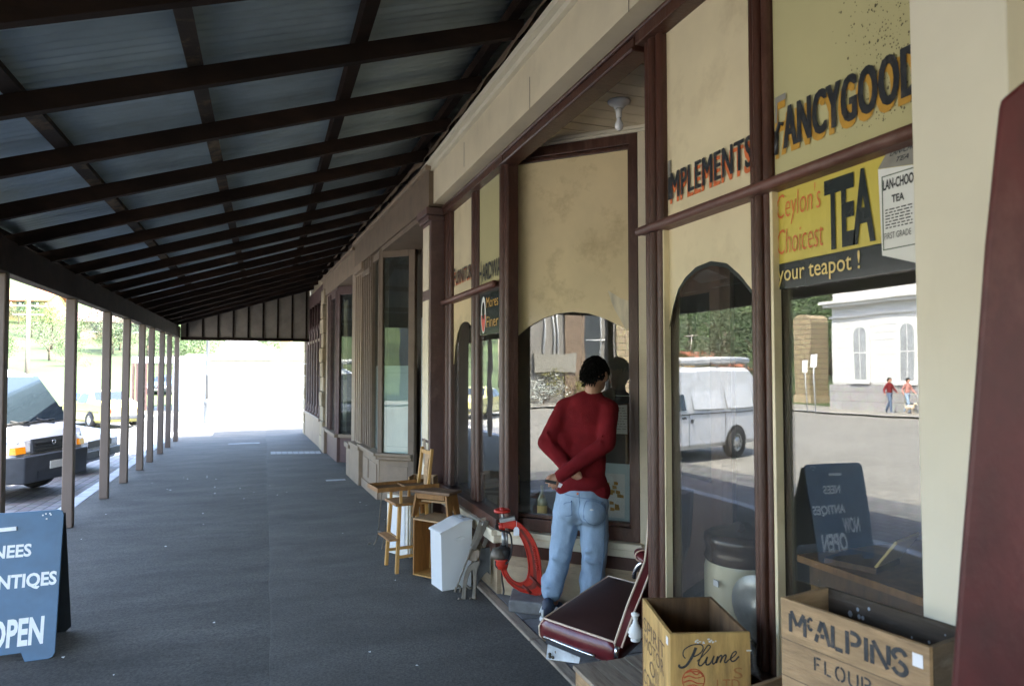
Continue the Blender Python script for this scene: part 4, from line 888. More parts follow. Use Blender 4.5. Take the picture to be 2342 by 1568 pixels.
m = MB(); m.tube(curve([zp(1390, 800), zp(1345, 810, PD - .03), zp(1345, 840, PD - .05), zp(1400, 860, PD - .05), zp(1460, 880, PD - .04), zp(1480, 960, PD - .03), zp(1470, 1080, PD - .03), zp(1420, 1160, PD - .04), zp(1370, 1185, PD - .03), zp(1340, 1160, PD - .02), zp(1340, 1090, PD)]), .0062, 6)
m.tube(curve([zp(1392, 1180), zp(1395, 1280), zp(1410, 1380), zp(1405, 1420)]), .006, 6); m.build("cable", "rubber", t, True)
m = MB(); s = .00082; tp = zp(1521, 862, PD - .05); rx = RT
m.add([tp + rx * (x * s) + Vector((0, 0, z * s)) for x, z in ((-24, -36), (24, -36), (24, 14), (12, 34), (-12, 34), (-24, 14))], [(0, 1, 2, 3, 4, 5)]); sm_ = m.build("price_tag", "tag_white", t, True)
MB().tube([tp + Vector((0, 0, 34 * s)), zp(1524, 770, PD - .03)], .0012, 4).build("string", "tag_white", t, True)

# ---------------------------------------------------------------- crates at the near bay
def open_crate(name, label, loc, rz, w, d, h, mats, th=.013, battens=False):
    """open-topped case: local x = width of front face, y = depth"""
    t = thing(name, label, "crate", loc, rz)
    fm, sm_, im = mats
    m = MB().box(0, w, 0, th, 0, h); f = m.build("front_panel", fm, t, bevel=.002)
    MB().box(0, w, d - th, d, 0, h - .004).build("back_panel", im, t, bevel=.002)
    l = MB().box(0, th, th + .0005, d - th - .0005, 0, h - .002).build("side_panel", sm_, t, bevel=.002)
    r = MB().box(w - th, w, th + .0005, d - th - .0005, 0, h - .003).build("side_panel", im, t, bevel=.002)
    MB().box(th + .0005, w - th - .0005, th + .0005, d - th - .0005, 0.002, .014).build("base_panel", im, t)
    return t, f, l
def ribbon(m, pts, w, mp):
    """brush stroke through 2-D points, mapped to 3-D by mp"""
    n = len(pts); ws = w if isinstance(w, (list, tuple)) else [w] * n; vs = []
    for i, (x, y) in enumerate(pts):
        a, b = pts[max(0, i - 1)], pts[min(n - 1, i + 1)]; dx, dy = b[0] - a[0], b[1] - a[1]; L = math.hypot(dx, dy) or 1
        nx, ny = -dy / L * ws[i] / 2, dx / L * ws[i] / 2
        vs += [mp(x + nx, y + ny), mp(x - nx, y - ny)]
    return m.add(vs, [(i * 2, i * 2 + 1, i * 2 + 3, i * 2 + 2) for i in range(n - 1)])
def c2(pts, n=6): return [(v.x, v.y) for v in curve([(x, y, 0) for x, y in pts], n)]
# grey weathered crate, upside down
t = thing("packing_crate", "weathered grey crate turned upside down beneath the tall yellowish crate", "crate", (1.36, 2.15, 0))
m = MB(); rr = random.Random(12)
for i in range(5): m.box(1.178 + i * .076, 1.178 + i * .076 + .0735, 1.72, 2.545 + rr.uniform(-.006, .006), .449, .463 + rr.uniform(0, .003))
m.build("top_board", "weathered", t, True, bevel=.002)
m = MB(); m.box(1.184, 1.198, 1.74, 2.53, 0, .448).box(1.198, 1.545, 2.516, 2.53, 0, .448).box(1.53, 1.545, 1.74, 2.515, 0, .448).box(1.199, 1.529, 1.74, 1.754, 0, .448); m.build("side_panel", "crate_wood", t, True)
t, f, l = open_crate("spirit_crate", "tall open yellowish crate lettered Plume standing on the weathered crate", (1.222, 1.905, .466), R(-16.5), .262, .36, .344, ("crate_wood_v", "crate_wood_v", "crate_dark"))
sc = .000372; mp = lambda zx, zy: Vector(((zx - 1430) * sc + .001, -.0012, .344 - (zy - 965) * .00036))
m = MB()
def brush(pts, w0, w1=None, n=6):
    p = c2(pts, n); k = len(p); ribbon(m, p, [w0 + ((w1 if w1 is not None else w0) - w0) * i / (k - 1) for i in range(k)], mp)
brush([(1508, 1228), (1504, 1246), (1530, 1256), (1565, 1240), (1600, 1195), (1630, 1140), (1652, 1085)], 18, 26)
brush([(1560, 1178), (1540, 1150), (1548, 1105), (1595, 1072), (1650, 1058), (1700, 1062), (1715, 1092), (1695, 1130), (1645, 1160), (1618, 1160)], 10, 12)
brush([(1660, 1205), (1700, 1170), (1760, 1110), (1778, 1078), (1758, 1068), (1725, 1110), (1690, 1180), (1672, 1225), (1690, 1245), (1720, 1222), (1738, 1195)], 9, 14)
brush([(1738, 1195), (1752, 1168), (1738, 1215), (1745, 1238), (1772, 1228), (1802, 1180), (1810, 1160), (1795, 1210), (1802, 1232), (1825, 1215)], 14, 12)
brush([(1825, 1215), (1842, 1165), (1828, 1225), (1848, 1180), (1872, 1158), (1876, 1175), (1862, 1220), (1885, 1175), (1908, 1155), (1914, 1170), (1900, 1212), (1912, 1222), (1935, 1200)], 14, 12)
brush([(1935, 1200), (1975, 1175), (2002, 1145), (2000, 1128), (1975, 1140), (1955, 1180), (1962, 1210), (1990, 1208), (2028, 1170)], 10, 14)
m.build("lettering", "ink", f)
m = MB(); cx, cy, r_ = 1628, 1368, 96
pts = [(cx + r_ * math.cos(a), cy + r_ * math.sin(a)) for a in [i * PI / 16 for i in range(33)]]; ribbon(m, pts, 9, mp)
for q in ([(1545, 1345), (1590, 1330), (1650, 1350), (1720, 1335)], [(1540, 1385), (1600, 1370), (1660, 1395), (1715, 1400)], [(1560, 1300), (1610, 1290), (1680, 1300), (1712, 1340)], [(1600, 1280), (1650, 1320), (1690, 1300)], [(1570, 1420), (1630, 1410), (1690, 1430)]): brush(q, 16, 7)
m.build("red_emblem", "ink_red", f)
m = MB(); write(m, "S", (.205, -.0011, .2), (1, 0, 0), (0, 0, 1), .03, .035, .0); write(m, "LTD", (.15, -.0011, .165), (1, 0, 0), (0, 0, 1), .075, .034, .0); m.build("red_lettering", "ink_red_faint", f)
m = MB(); rr = random.Random(6)
for i in range(14):
    x = .08 + rr.random() * .07; z = .325 - rr.random() * .014; m.box(x, x + rr.uniform(.002, .008), -.0012, -.0006, z, z + rr.uniform(.002, .006))
m.box(.248, .264, -.0012, -.0004, .285, .289); m.build("paper_scraps", "paper", f)
m = MB(); s_ = lambda body, y, z, w_, h_, b=0.0: write(m, body, (-.0012, y, z), (0, -1, 0), (0, 0, 1), w_, h_, b)
s_("SPIRIT", .33, .235, .27, .05, .0); s_("MOTOR", .32, .18, .25, .046, .0); s_("OIL", .25, .115, .14, .05, .0); s_("COMPANY", .335, .05, .29, .05, .0); m.build("lettering", "ink_faint", l)
MB().box(-.0012, -.0004, .02, .04, .30, .325).build("price_sticker", "tag_white", l)
# long flour crate and the crate under it
t, f, l = open_crate("fruit_crate", "open crate under the flour crate, only one corner showing", (1.235, 1.585, .455), R(-80), .53, .215, .322, ("crate_grey", "crate_grey", "crate_grey_dark"))
t2 = thing("base_crate", "closed crate standing on the pavement at the bottom of the stack", "crate", (1.235, 1.585, 0), R(-80))
MB().box(0, .53, 0, .215, 0, .445).build("body", "crate_grey", t2); MB().box(-.006, .536, -.006, .221, .446, .454).build("lid", "weathered", t2)
t, f, l = open_crate("flour_crate", "long open crate stencilled McAlpins Flour standing against the shop window", (1.257, 1.443, .783), R(-80), .374, .19, .283, ("crate_grey", "crate_grey", "crate_grey_dark"))
K = .88
ST = {"M": (1.1, [[(0, 0), (0, .86)], [(.06, 1), (.46, .38)], [(.56, .38), (.94, 1)], [(1, .86), (1, 0)]]), "c": (.62, [[(.95, .8), (.6, 1), (.15, .78), (.08, .55)], [(.08, .42), (.2, .14), (.6, 0), (.95, .2)]]),
      "A": (1, [[(0, 0), (.16, .36)], [(.22, .48), (.46, 1)], [(.54, 1), (1, 0)], [(.34, .34), (.62, .34)]]), "L": (.75, [[(0, 0), (0, 1)], [(.22, .03), (.9, .03)]]),
      "P": (.85, [[(0, 0), (0, 1)], [(.26, 1), (.75, .95), (.95, .76), (.75, .54), (.26, .48)]]), "I": (.3, [[(.5, 0), (.5, 1)]]),
      "N": (1, [[(0, 0), (0, .8)], [(.06, 1), (.94, 0)], [(1, .2), (1, 1)]]), "S": (.85, [[(.95, .80), (.7, .98), (.3, .96), (.06, .76), (.3, .58)], [(.45, .53), (.85, .40), (.95, .2), (.7, .02), (.3, .03), (.04, .2)]]),
      "F": (.75, [[(0, 0), (0, 1)], [(.25, .98), (.95, .98)], [(.25, .52), (.7, .52)]]), "O": (1, [[(.42, 1), (.12, .85), (0, .5), (.12, .15), (.42, 0)], [(.58, 0), (.88, .15), (1, .5), (.88, .85), (.58, 1)]]),
      "U": (.95, [[(0, 1), (0, .35), (.12, .1), (.42, 0)], [(.58, 0), (.88, .1), (1, .35), (1, 1)]]), "R": (.95, [[(0, 0), (0, 1)], [(.26, 1), (.72, .95), (.9, .76), (.72, .54), (.26, .48)], [(.5, .42), (1, 0)]])}
def stencil(m, word, x, z, h, wpx, gap, mp):
    for ch in word:
        wd, strokes = ST[ch]; hh = h * (.55 if ch == "c" else 1); zz = z + (h * .42 if ch == "c" else 0); w_ = wd * hh * .72
        for s in strokes:
            p = [(x + a * w_, zz + b * hh) for a, b in s]
            if len(p) > 2: p = c2(p, 4)
            ribbon(m, p, wpx * (.62 if ch == "c" else 1), mp)
        x += w_ + gap
    return x
m = MB(); fp = lambda x, z: Vector((x * K, -.0012, z * K))
stencil(m, "McALPINS", .034, .232, .060, .0115, .0098, fp); stencil(m, "FLOUR", .112, .152, .036, .0055, .0125, fp); m.build("stencil_lettering", "ink", f)
MB().box(.338, .360, -.0014, -.0004, .234, .262).build("price_sticker", "tag_white", f)
m = MB(); rr = random.Random(14)
for z in (.18, .088): m.box(0.0, .374, -.0008, -.0003, z, z + .0016)
m.build("board_joint", "crate_grey_dark", f)
m = MB()
for i in range(26):
    x, z, s = rr.uniform(.07, .35), rr.uniform(.16, .262), rr.uniform(.0015, .007); m.add([(x + s * math.cos(a * 1.05 + i), .1885 - .013, z + s * 1.3 * math.sin(a * 1.05 + i)) for a in range(6)], [tuple(range(6))])
m.build("paint_splash", "galv", t)

# ---------------------------------------------------------------- car seat leaning by the near bay
t = thing("car_seat", "burgundy vinyl car seat with cream piping on a metal frame", "car seat", at(1390, 1440, 3.3) * 1.0, 0)
t.location.z = 0; ROOTM[t.name] = Matrix.Translation(t.location)
NR, NL, FL, FR = at(1406, 1468, 3.10), at(1244, 1413, 3.38), at(1392, 1317, 3.86), at(1525, 1352, 3.58)
nrm = (NL - NR).cross(FR - NR).normalized(); nrm = nrm if nrm.z > 0 else -nrm
def patch(a, b, c, d, n=10, bulge=.035):
    """quad grid swelling along nrm"""
    vs = []
    for i in range(n + 1):
        for j in range(n + 1):
            u, v = i / n, j / n; p = (a * (1 - u) + b * u) * (1 - v) + (d * (1 - u) + c * u) * v
            vs.append(p + nrm * bulge * (16 * u * (1 - u) * v * (1 - v)) ** .45)
    return vs, [(i * (n + 1) + j, (i + 1) * (n + 1) + j, (i + 1) * (n + 1) + j + 1, i * (n + 1) + j + 1) for i in range(n) for j in range(n)]
vs, fs = patch(NR, NL, FL, FR); MB().add(vs, fs, True).build("cushion_top", "vinyl_dark_reflect", t, True)  # top vinyl coloured darker to imitate the dark roof it reflects
dn = -nrm * .115; ins = lambda p: p + (((NR + NL + FL + FR) / 4) - p) * .05
m = MB(); ring = [NR, NL, FL, FR]; k = 4; vs = []
def edge_pts(a, b): return [a + (b - a) * i / 10 for i in range(10)]
loop = edge_pts(NR, NL) + edge_pts(NL, FL) + edge_pts(FL, FR) + edge_pts(FR, NR); ctr = (NR + NL + FL + FR) / 4
rows = []
for h_, out in ((0, 0), (.18, .022), (.5, .030), (.82, .022), (1, -.01)):
    rows.append([p + dn * h_ + (p - ctr).normalized() * out for p in loop])
L_ = len(loop); vs = [p for r_ in rows for p in r_]
m.add(vs, [(i * L_ + j, i * L_ + (j + 1) % L_, (i + 1) * L_ + (j + 1) % L_, (i + 1) * L_ + j) for i in range(4) for j in range(L_)], True); m.add([p + dn - (p - ctr).normalized() * .01 for p in loop], [tuple(range(L_))])
m.build("cushion", "vinyl", t, True)
m = MB(); m.tube(loop, .0055, 6, True); m.tube([NL, NL + dn * .3 + (NL - ctr).normalized() * .028, NL + dn * .7 + (NL - ctr).normalized() * .028, NL + dn], .0045, 6); m.tube([NR, NR + dn * .4 + (NR - ctr).normalized() * .028, NR + dn * .9], .0045, 6); m.build("piping", "piping", t, True)
E_ = (FR - NR).normalized(); E_ = Vector((E_.x, E_.y, 0)).normalized()
bl = [z5(x, y, 3.03 + (1062 - y) * .00011) for x, y in ((937, 1062), (985, 920), (1045, 740), (1100, 600), (1160, 455), (1205, 335), (1222, 190), (1232, 40), (1240, -80), (1246, -170))]
br = [z5(x, y, 3.03 + (1062 - y) * .00011) for x, y in ((1000, 1095), (1050, 950), (1112, 780), (1170, 640), (1225, 500), (1268, 380), (1288, 210), (1298, 60), (1306, -60), (1310, -160))]
m = MB(); n = len(bl); vs = []
WB = .46
for s_ in (0, .15, .85, 1):
    off = E_ * WB * s_; pad = 0 if s_ in (0, 1) else .018
    for a, b in zip(bl, br):
        x = (a - b).normalized(); vs += [a + off + x * pad, b + off - x * pad * .5]
fs = []
N2 = n * 2
for s_ in range(3):
    for i in range(n - 1):
        fs += [(s_ * N2 + i * 2, s_ * N2 + i * 2 + 2, (s_ + 1) * N2 + i * 2 + 2, (s_ + 1) * N2 + i * 2), (s_ * N2 + i * 2 + 1, (s_ + 1) * N2 + i * 2 + 1, (s_ + 1) * N2 + i * 2 + 3, s_ * N2 + i * 2 + 3)]
    fs += [(s_ * N2, (s_ + 1) * N2, (s_ + 1) * N2 + 1, s_ * N2 + 1), (s_ * N2 + N2 - 2, s_ * N2 + N2 - 1, (s_ + 1) * N2 + N2 - 1, (s_ + 1) * N2 + N2 - 2)]
for i in range(n - 1): fs += [(i * 2, i * 2 + 1, i * 2 + 3, i * 2 + 2), (3 * N2 + i * 2, 3 * N2 + i * 2 + 2, 3 * N2 + i * 2 + 3, 3 * N2 + i * 2 + 1)]
m.add(vs, fs); bk = m.build("backrest", "vinyl", t, True)
m = MB(); m.tube(bl, .005, 6); m.tube(br, .005, 6); m.tube([bl[-1], br[-1]], .005, 6); m.tube([p + E_ * WB for p in bl], .005, 6); m.build("piping", "piping", bk, True)
m = MB(); m.tube(curve([z5(1110, 482, 3.62), z5(1118, 430, 3.60), z5(1150, 380, 3.58), z5(1195, 345, 3.56), z5(1230, 300, 3.54)]), .012, 8); m.build("arm", "chrome", t, True)
m = MB(); m.ell(z5(1190, 295, 3.62), (.045, .12, .030), (RT, Vector((FW.x, FW.y, 0)).normalized(), Vector((0, 0, 1)))); ap = m.build("arm_pad", "vinyl", t, True)
m = MB(); pc = z5(1190, 295, 3.53); m.tube([pc + RT * .042 * math.cos(a) + Vector((0, 0, 1)) * .030 * math.sin(a) for a in [i * PI / 10 for i in range(20)]], .004, 5, True); m.build("piping", "piping", ap, True)
m = MB(); m.tube([z5(325, 1000, 3.36), z5(480, 1060, 3.28), z5(620, 1115, 3.22), z5(765, 1165, 3.14)], .0085, 8); m.tube([z5(965, 1085, 3.03), z5(950, 1180, 3.03)], .011, 8)
fl = [at(1375, 1440, 3.55), z5(930, 1190, 3.12), at(1400, 1382, 3.75)]
for p in fl: m.tube([p, Vector((p.x, p.y, .02))], .011, 8)
m.tube([Vector((p.x, p.y, .03)) for p in fl], .010, 8); m.build("frame", "chrome", t, True)
m = MB(); bp = [z5(358, 1062, 3.33), z5(640, 1180, 3.20), z5(628, 1232, 3.20), z5(342, 1192, 3.33)]; m.prism(bp, Vector((FW.x, FW.y, 0)).normalized() * .006); br_ = m.build("bracket", "galv", t, True)
m = MB()
for x, y in ((375, 1172), (400, 1178), (372, 1150), (455, 1190), (430, 1130)): m.lathe([(.008, -.004), (.008, .002), (0, .004)], z5(x, y, 3.30), 8, 'y')
m.build("bolt", "cast_iron", br_, True)
m = MB(); pv = z5(1122, 890, 3.0)
prf = [(0, -.06)]
for i in range(15): prf.append(((.020 + .010 * math.sin(i * .42 + .4)) * (1.14 if i % 2 else .95), -.058 + i * .0075))
m.lathe(prf + [(0, .055)], pv, 16, cap=False); m.tube([pv + Vector((0, 0, -.06)), Vector((pv.x, pv.y, .462))], .022, 10)
tag(m.build("plaster_ornament", "plaster_white"), "white plaster ornament squeezed between the car seat and the yellowish crate", "ornament")
# ---------------------------------------------------------------- red board close to the camera
o_ = at(2289, 228, .98); eh = Vector((.62, -.785, 0)); lw = at(2178, 1568, 1.02) - o_; nb = eh.cross(lw).normalized()
def onb(u, v):
    r = at(u, v, 1) - at(u, v, 0); c = at(u, v, 0); return c + r * ((o_ - c).dot(nb) / r.dot(nb))
L_ = [onb(u, v) for u, v in ((2289, 228), (2255, 560), (2236, 820), (2216, 1080), (2196, 1320), (2178, 1568))]
L_.append(L_[-1] + (L_[-1] - L_[-2]) * 2.6)
poly = L_ + [L_[-1] + eh * .36, onb(2500, 160), onb(2400, 150), onb(2342, 184)]
if nb.dot(FW) < 0: nb = -nb
rb = MB().prism(poly, nb * .035).build("red_board", "red_plank", bevel=.006); tag(rb, "dark red painted board standing upright at the right edge, close to the lens", "board")

# ---------------------------------------------------------------- folding sign
t = thing("sandwich_board", "blue folding sandwich board with white hand lettering on the asphalt", "sign", (-1.115, 4.635, 0), R(2.5))
lean = Vector((0, .15, .80)).normalized(); PW = .62; HP = .83
def pan(m, x0, x1, s0, s1, y0, d, ln):
    q = lambda x, s, k: Vector((x, y0, 0)) + ln * s + Vector((0, k, 0))
    return m.hexa([q(x0, s0, 0), q(x1, s0, 0), q(x1, s0, d), q(x0, s0, d)], [q(x0, s1, 0), q(x1, s1, 0), q(x1, s1, d), q(x0, s1, d)])
m = MB(); y0 = 0.0
q = lambda x, s: Vector((x, 0, 0)) + lean * s
out = [q(0, .03), q(0, HP - .03), q(-.008, HP - .01), q(-.03, HP), q(-PW + .03, HP), q(-PW, HP - .03), q(-PW, .03), q(-PW + .03, 0), q(-PW + .13, 0), q(-PW + .15, .05), q(-.165, .05), q(-.145, 0), q(-.03, 0), q(-.01, .008)]
m.prism(out, (0, .014, 0)); fp_ = m.build("front_panel", "navy_board", t, bevel=.003)
l2 = Vector((0, -.26, .80)).normalized(); q2 = lambda x, s: Vector((x, .44, 0)) + l2 * s
m = MB(); m.prism([q2(0, .03), q2(0, HP + .0), q2(-PW, HP + .0), q2(-PW, .03), q2(-PW + .03, 0), q2(-PW + .13, 0), q2(-PW + .15, .05), q2(-.165, .05), q2(-.145, 0), q2(-.03, 0)], (0, .014, 0)); m.build("back_panel", "board_back", t, bevel=.003)
nn = Vector((0, -lean.z, lean.y)); X_ = (1, 0, 0)
def w_(m, body, x0, s, w, h, b): write(m, body, q(x0, s) + nn * .0015, X_, lean, w, h, b)
m = MB(); w_(m, "NEES", -.335, .575, .185, .073, .03); w_(m, "ANTIQES", -.365, .39, .35, .092, .035); w_(m, "NOW", -.50, .235, .185, .13, .02); w_(m, "OPEN", -.327, .085, .265, .155, .035)
m.build("lettering", "chalk_white", fp_)
m = MB(); b_ = q(-.36, .735) + nn * .002; m.bar(b_, b_ + Vector((.13, 0, 0)) + lean * .004, .02, .022, lean); m.build("handle_slot", "chalk_white", fp_)
m = MB()
for x, s in ((-.11, .80), (-.095, .807), (-.075, .808), (-.07, .80), (-.09, .778)): p = q(x, s) + nn * .001; m.box(p.x, p.x + .008, p.y - .001, p.y, p.z, p.z + .008)
m.build("paint_chip", "chalk_white", fp_)

# ---------------------------------------------------------------- goods behind the glass
t = thing("stoneware_crock", "large stoneware crock with a dark brown rim behind the near window", "crock", (1.945, 2.465, .50))
MB().lathe([(0, 0), (.150, 0), (.158, .02), (.158, .30), (.150, .33)], n=32, cap=False).build("body", "stoneware", t)
MB().lathe([(.150, .33), (.160, .345), (.150, .37), (.155, .40), (.160, .415), (.158, .44), (.13, .455), (.05, .47), (.03, .49), (0, .492)], n=32, cap=False).build("lid", "stoneware_brown", t)
MB().box(-.17, -.165, -.06, -.03, .25, .275).build("price_sticker", "tag_white", t)
t = thing("hubcap", "round metal hubcap leaning against the stoneware crock", "hubcap", (1.80, 2.12, .59), R(15))
m = MB(); m.lathe([(.0, .03), (.05, .035), (.06, .02), (.10, .028), (.135, .012), (.15, 0)], (0, 0, .15), 28, 'x', cap=False); o = m.build("dish", "grey_metal", t)
o.rotation_euler = (0, R(12), PI)
t = thing("wooden_block", "dark wooden block under the metal hubcap behind the near window", "block", (1.80, 2.12, .50)); MB().box(-.04, .14, -.13, .13, 0, .088).build("body", "dark_wood", t, bevel=.004); MB().box(-.0415, -.0405, -.03, .01, .03, .05).build("price_sticker", "tag_white", t)
t = thing("work_table", "low wooden table with a drawer standing behind the near window", "table", (2.1, 1.75, .50))
MB().box(-.18, .5, -.38, .36, .42, .445).build("tabletop", "oak", t); MB().box(-.15, -.13, -.35, .33, .34, .419).build("apron", "dark_wood", t)
for x in (-.14, .44):
    for y in (-.34, .30): MB().box(x, x + .035, y, y + .035, 0, .419).build("leg", "pine", t)
t = thing("printed_box", "flat open box of papers propped on the table behind the glass", "box", (2.05, 1.93, .946), R(20))
m = MB(); m.hexa([(-.1, -.09, 0), (.1, -.09, 0), (.1, .09, .0), (-.1, .09, .0)], [(-.1, -.09, .02), (.1, -.09, .02), (.1, .09, .02), (-.1, .09, .02)]); m.build("tray", "dark_wood", t)
m = MB(); m.hexa([(-.1, -.09, .022), (.1, -.09, .022), (.1, -.16, .12), (-.1, -.16, .12)], [(-.1, -.083, .025), (.1, -.083, .025), (.1, -.153, .125), (-.1, -.153, .125)]); m.build("lid", "letter_yellow", t)
t = thing("wooden_crate", "small dark wooden crate on the display floor behind the flour crate", "crate", (1.86, 1.55, .50), R(-70)); MB().box(-.1, .16, -.1, .1, 0, .16).build("body", "crate_grey", t); MB().box(-.02, .04, -.105, -.1005, .1, .12).build("price_sticker", "tag_white", t)
bc = A0 + AT * .27 - AN * .10
t = thing("bottle", "clear bottle with a yellow label standing inside the entrance window", "bottle", (bc.x, bc.y, .54))
MB().lathe([(0, 0), (.036, .003), (.037, .15), (.030, .175), (.013, .205), (.012, .25), (.015, .252), (.015, .265), (0, .266)], n=20, cap=False).build("glass", "bottle_glass", t); MB().lathe([(.0376, .03), (.0376, .12)], n=20, cap=False).build("label", "letter_yellow", t)
t = thing("framed_print", "framed pale blue print leaning inside the entrance window", "picture", (2.36, 4.30, .54), 0)
q = lambda a, z, d=0: A0 + AT * (.70 + a) - AN * (.10 - d + (.6 - z) * .12) + Vector((0, 0, z))
fr_ = MB().hexa([q(0, .545), q(.22, .545), q(.22, .545, -.012), q(0, .545, -.012)], [q(.02, 1.0), q(.24, 1.0), q(.24, 1.0, -.012), q(.02, 1.0, -.012)]).build("frame", "paper_blue", t, True)
MB().add([q(.03, .62, .002), q(.19, .62, .002), q(.205, .93, .002), q(.045, .93, .002)], [(0, 1, 2, 3)]).build("print", "paper", fr_, True)
m = MB(); rr = random.Random(3)
for i in range(14):
    a, z = rr.uniform(.06, .16), rr.uniform(.66, .88); m.add([q(a, z, .004), q(a + .03, z, .004), q(a + .03, z + .02, .004), q(a, z + .025, .004)], [(0, 1, 2, 3)])
m.build("drawing", "letter_gold", fr_, True)
q = lambda a, z, d=0: A0 + AT * (.80 + a) - AN * (.016 - d) + Vector((0, 0, z))
nt_ = MB().hexa([q(0, 1.21), q(.135, 1.21), q(.135, 1.21, -.001), q(0, 1.21, -.001)], [q(.0, 1.40), q(.135, 1.41), q(.135, 1.41, -.001), q(0, 1.40, -.001)]).build("notice", "paper"); tag(nt_, "white handwritten notice stuck inside the entrance window", "notice")
m = MB(); rr = random.Random(1)
for i in range(9):
    a = .012
    while a < .115:
        l = rr.uniform(.008, .03); z = 1.385 - i * .018; m.add([q(a, z, .001), q(a + l, z, .001), q(a + l, z + .003, .001), q(a, z + .003, .001)], [(0, 1, 2, 3)]); a += l + .008
o = m.build("handwriting", "ink"); o.parent = nt_; o.location = o.location - nt_.location
t = thing("hat", "black hat resting high inside the right of the entrance window", "hat", (2.45, 4.2, 1.42)); hc = A0 + AT * .90 - AN * .16 - t.location  # added in place of the dark reflection of a head in the glass
MB().lathe([(.0, .0), (.15, .0), (.155, .01), (.09, .02), (.085, .10), (.06, .125), (0, .13)], (hc.x, hc.y, 0), 20, cap=False).build("crown", "reflection_black", t); MB().lathe([(.087, .022), (.0885, .05)], (hc.x, hc.y, 0), 20, cap=False).build("band", "paper", t)
pc_ = A0 + AT * .90 - AN * .16
MB().lathe([(.02, .54 - 1.42), (.02, 0)], (hc.x, hc.y, 0), 10).build("stand", "dark_wood", t)
t = thing("yellow_tin", "yellow tin standing on the floor of the far display window", "tin", (1.95, 5.45, .54)); MB().lathe([(.0, 0), (.08, 0), (.08, .22), (.07, .23), (0, .23)], n=20, cap=False).build("body", "letter_yellow", t); MB().lathe([(.0, .231), (.072, .231), (.072, .25), (0, .25)], n=20, cap=False).build("lid", "dark_wood", t)
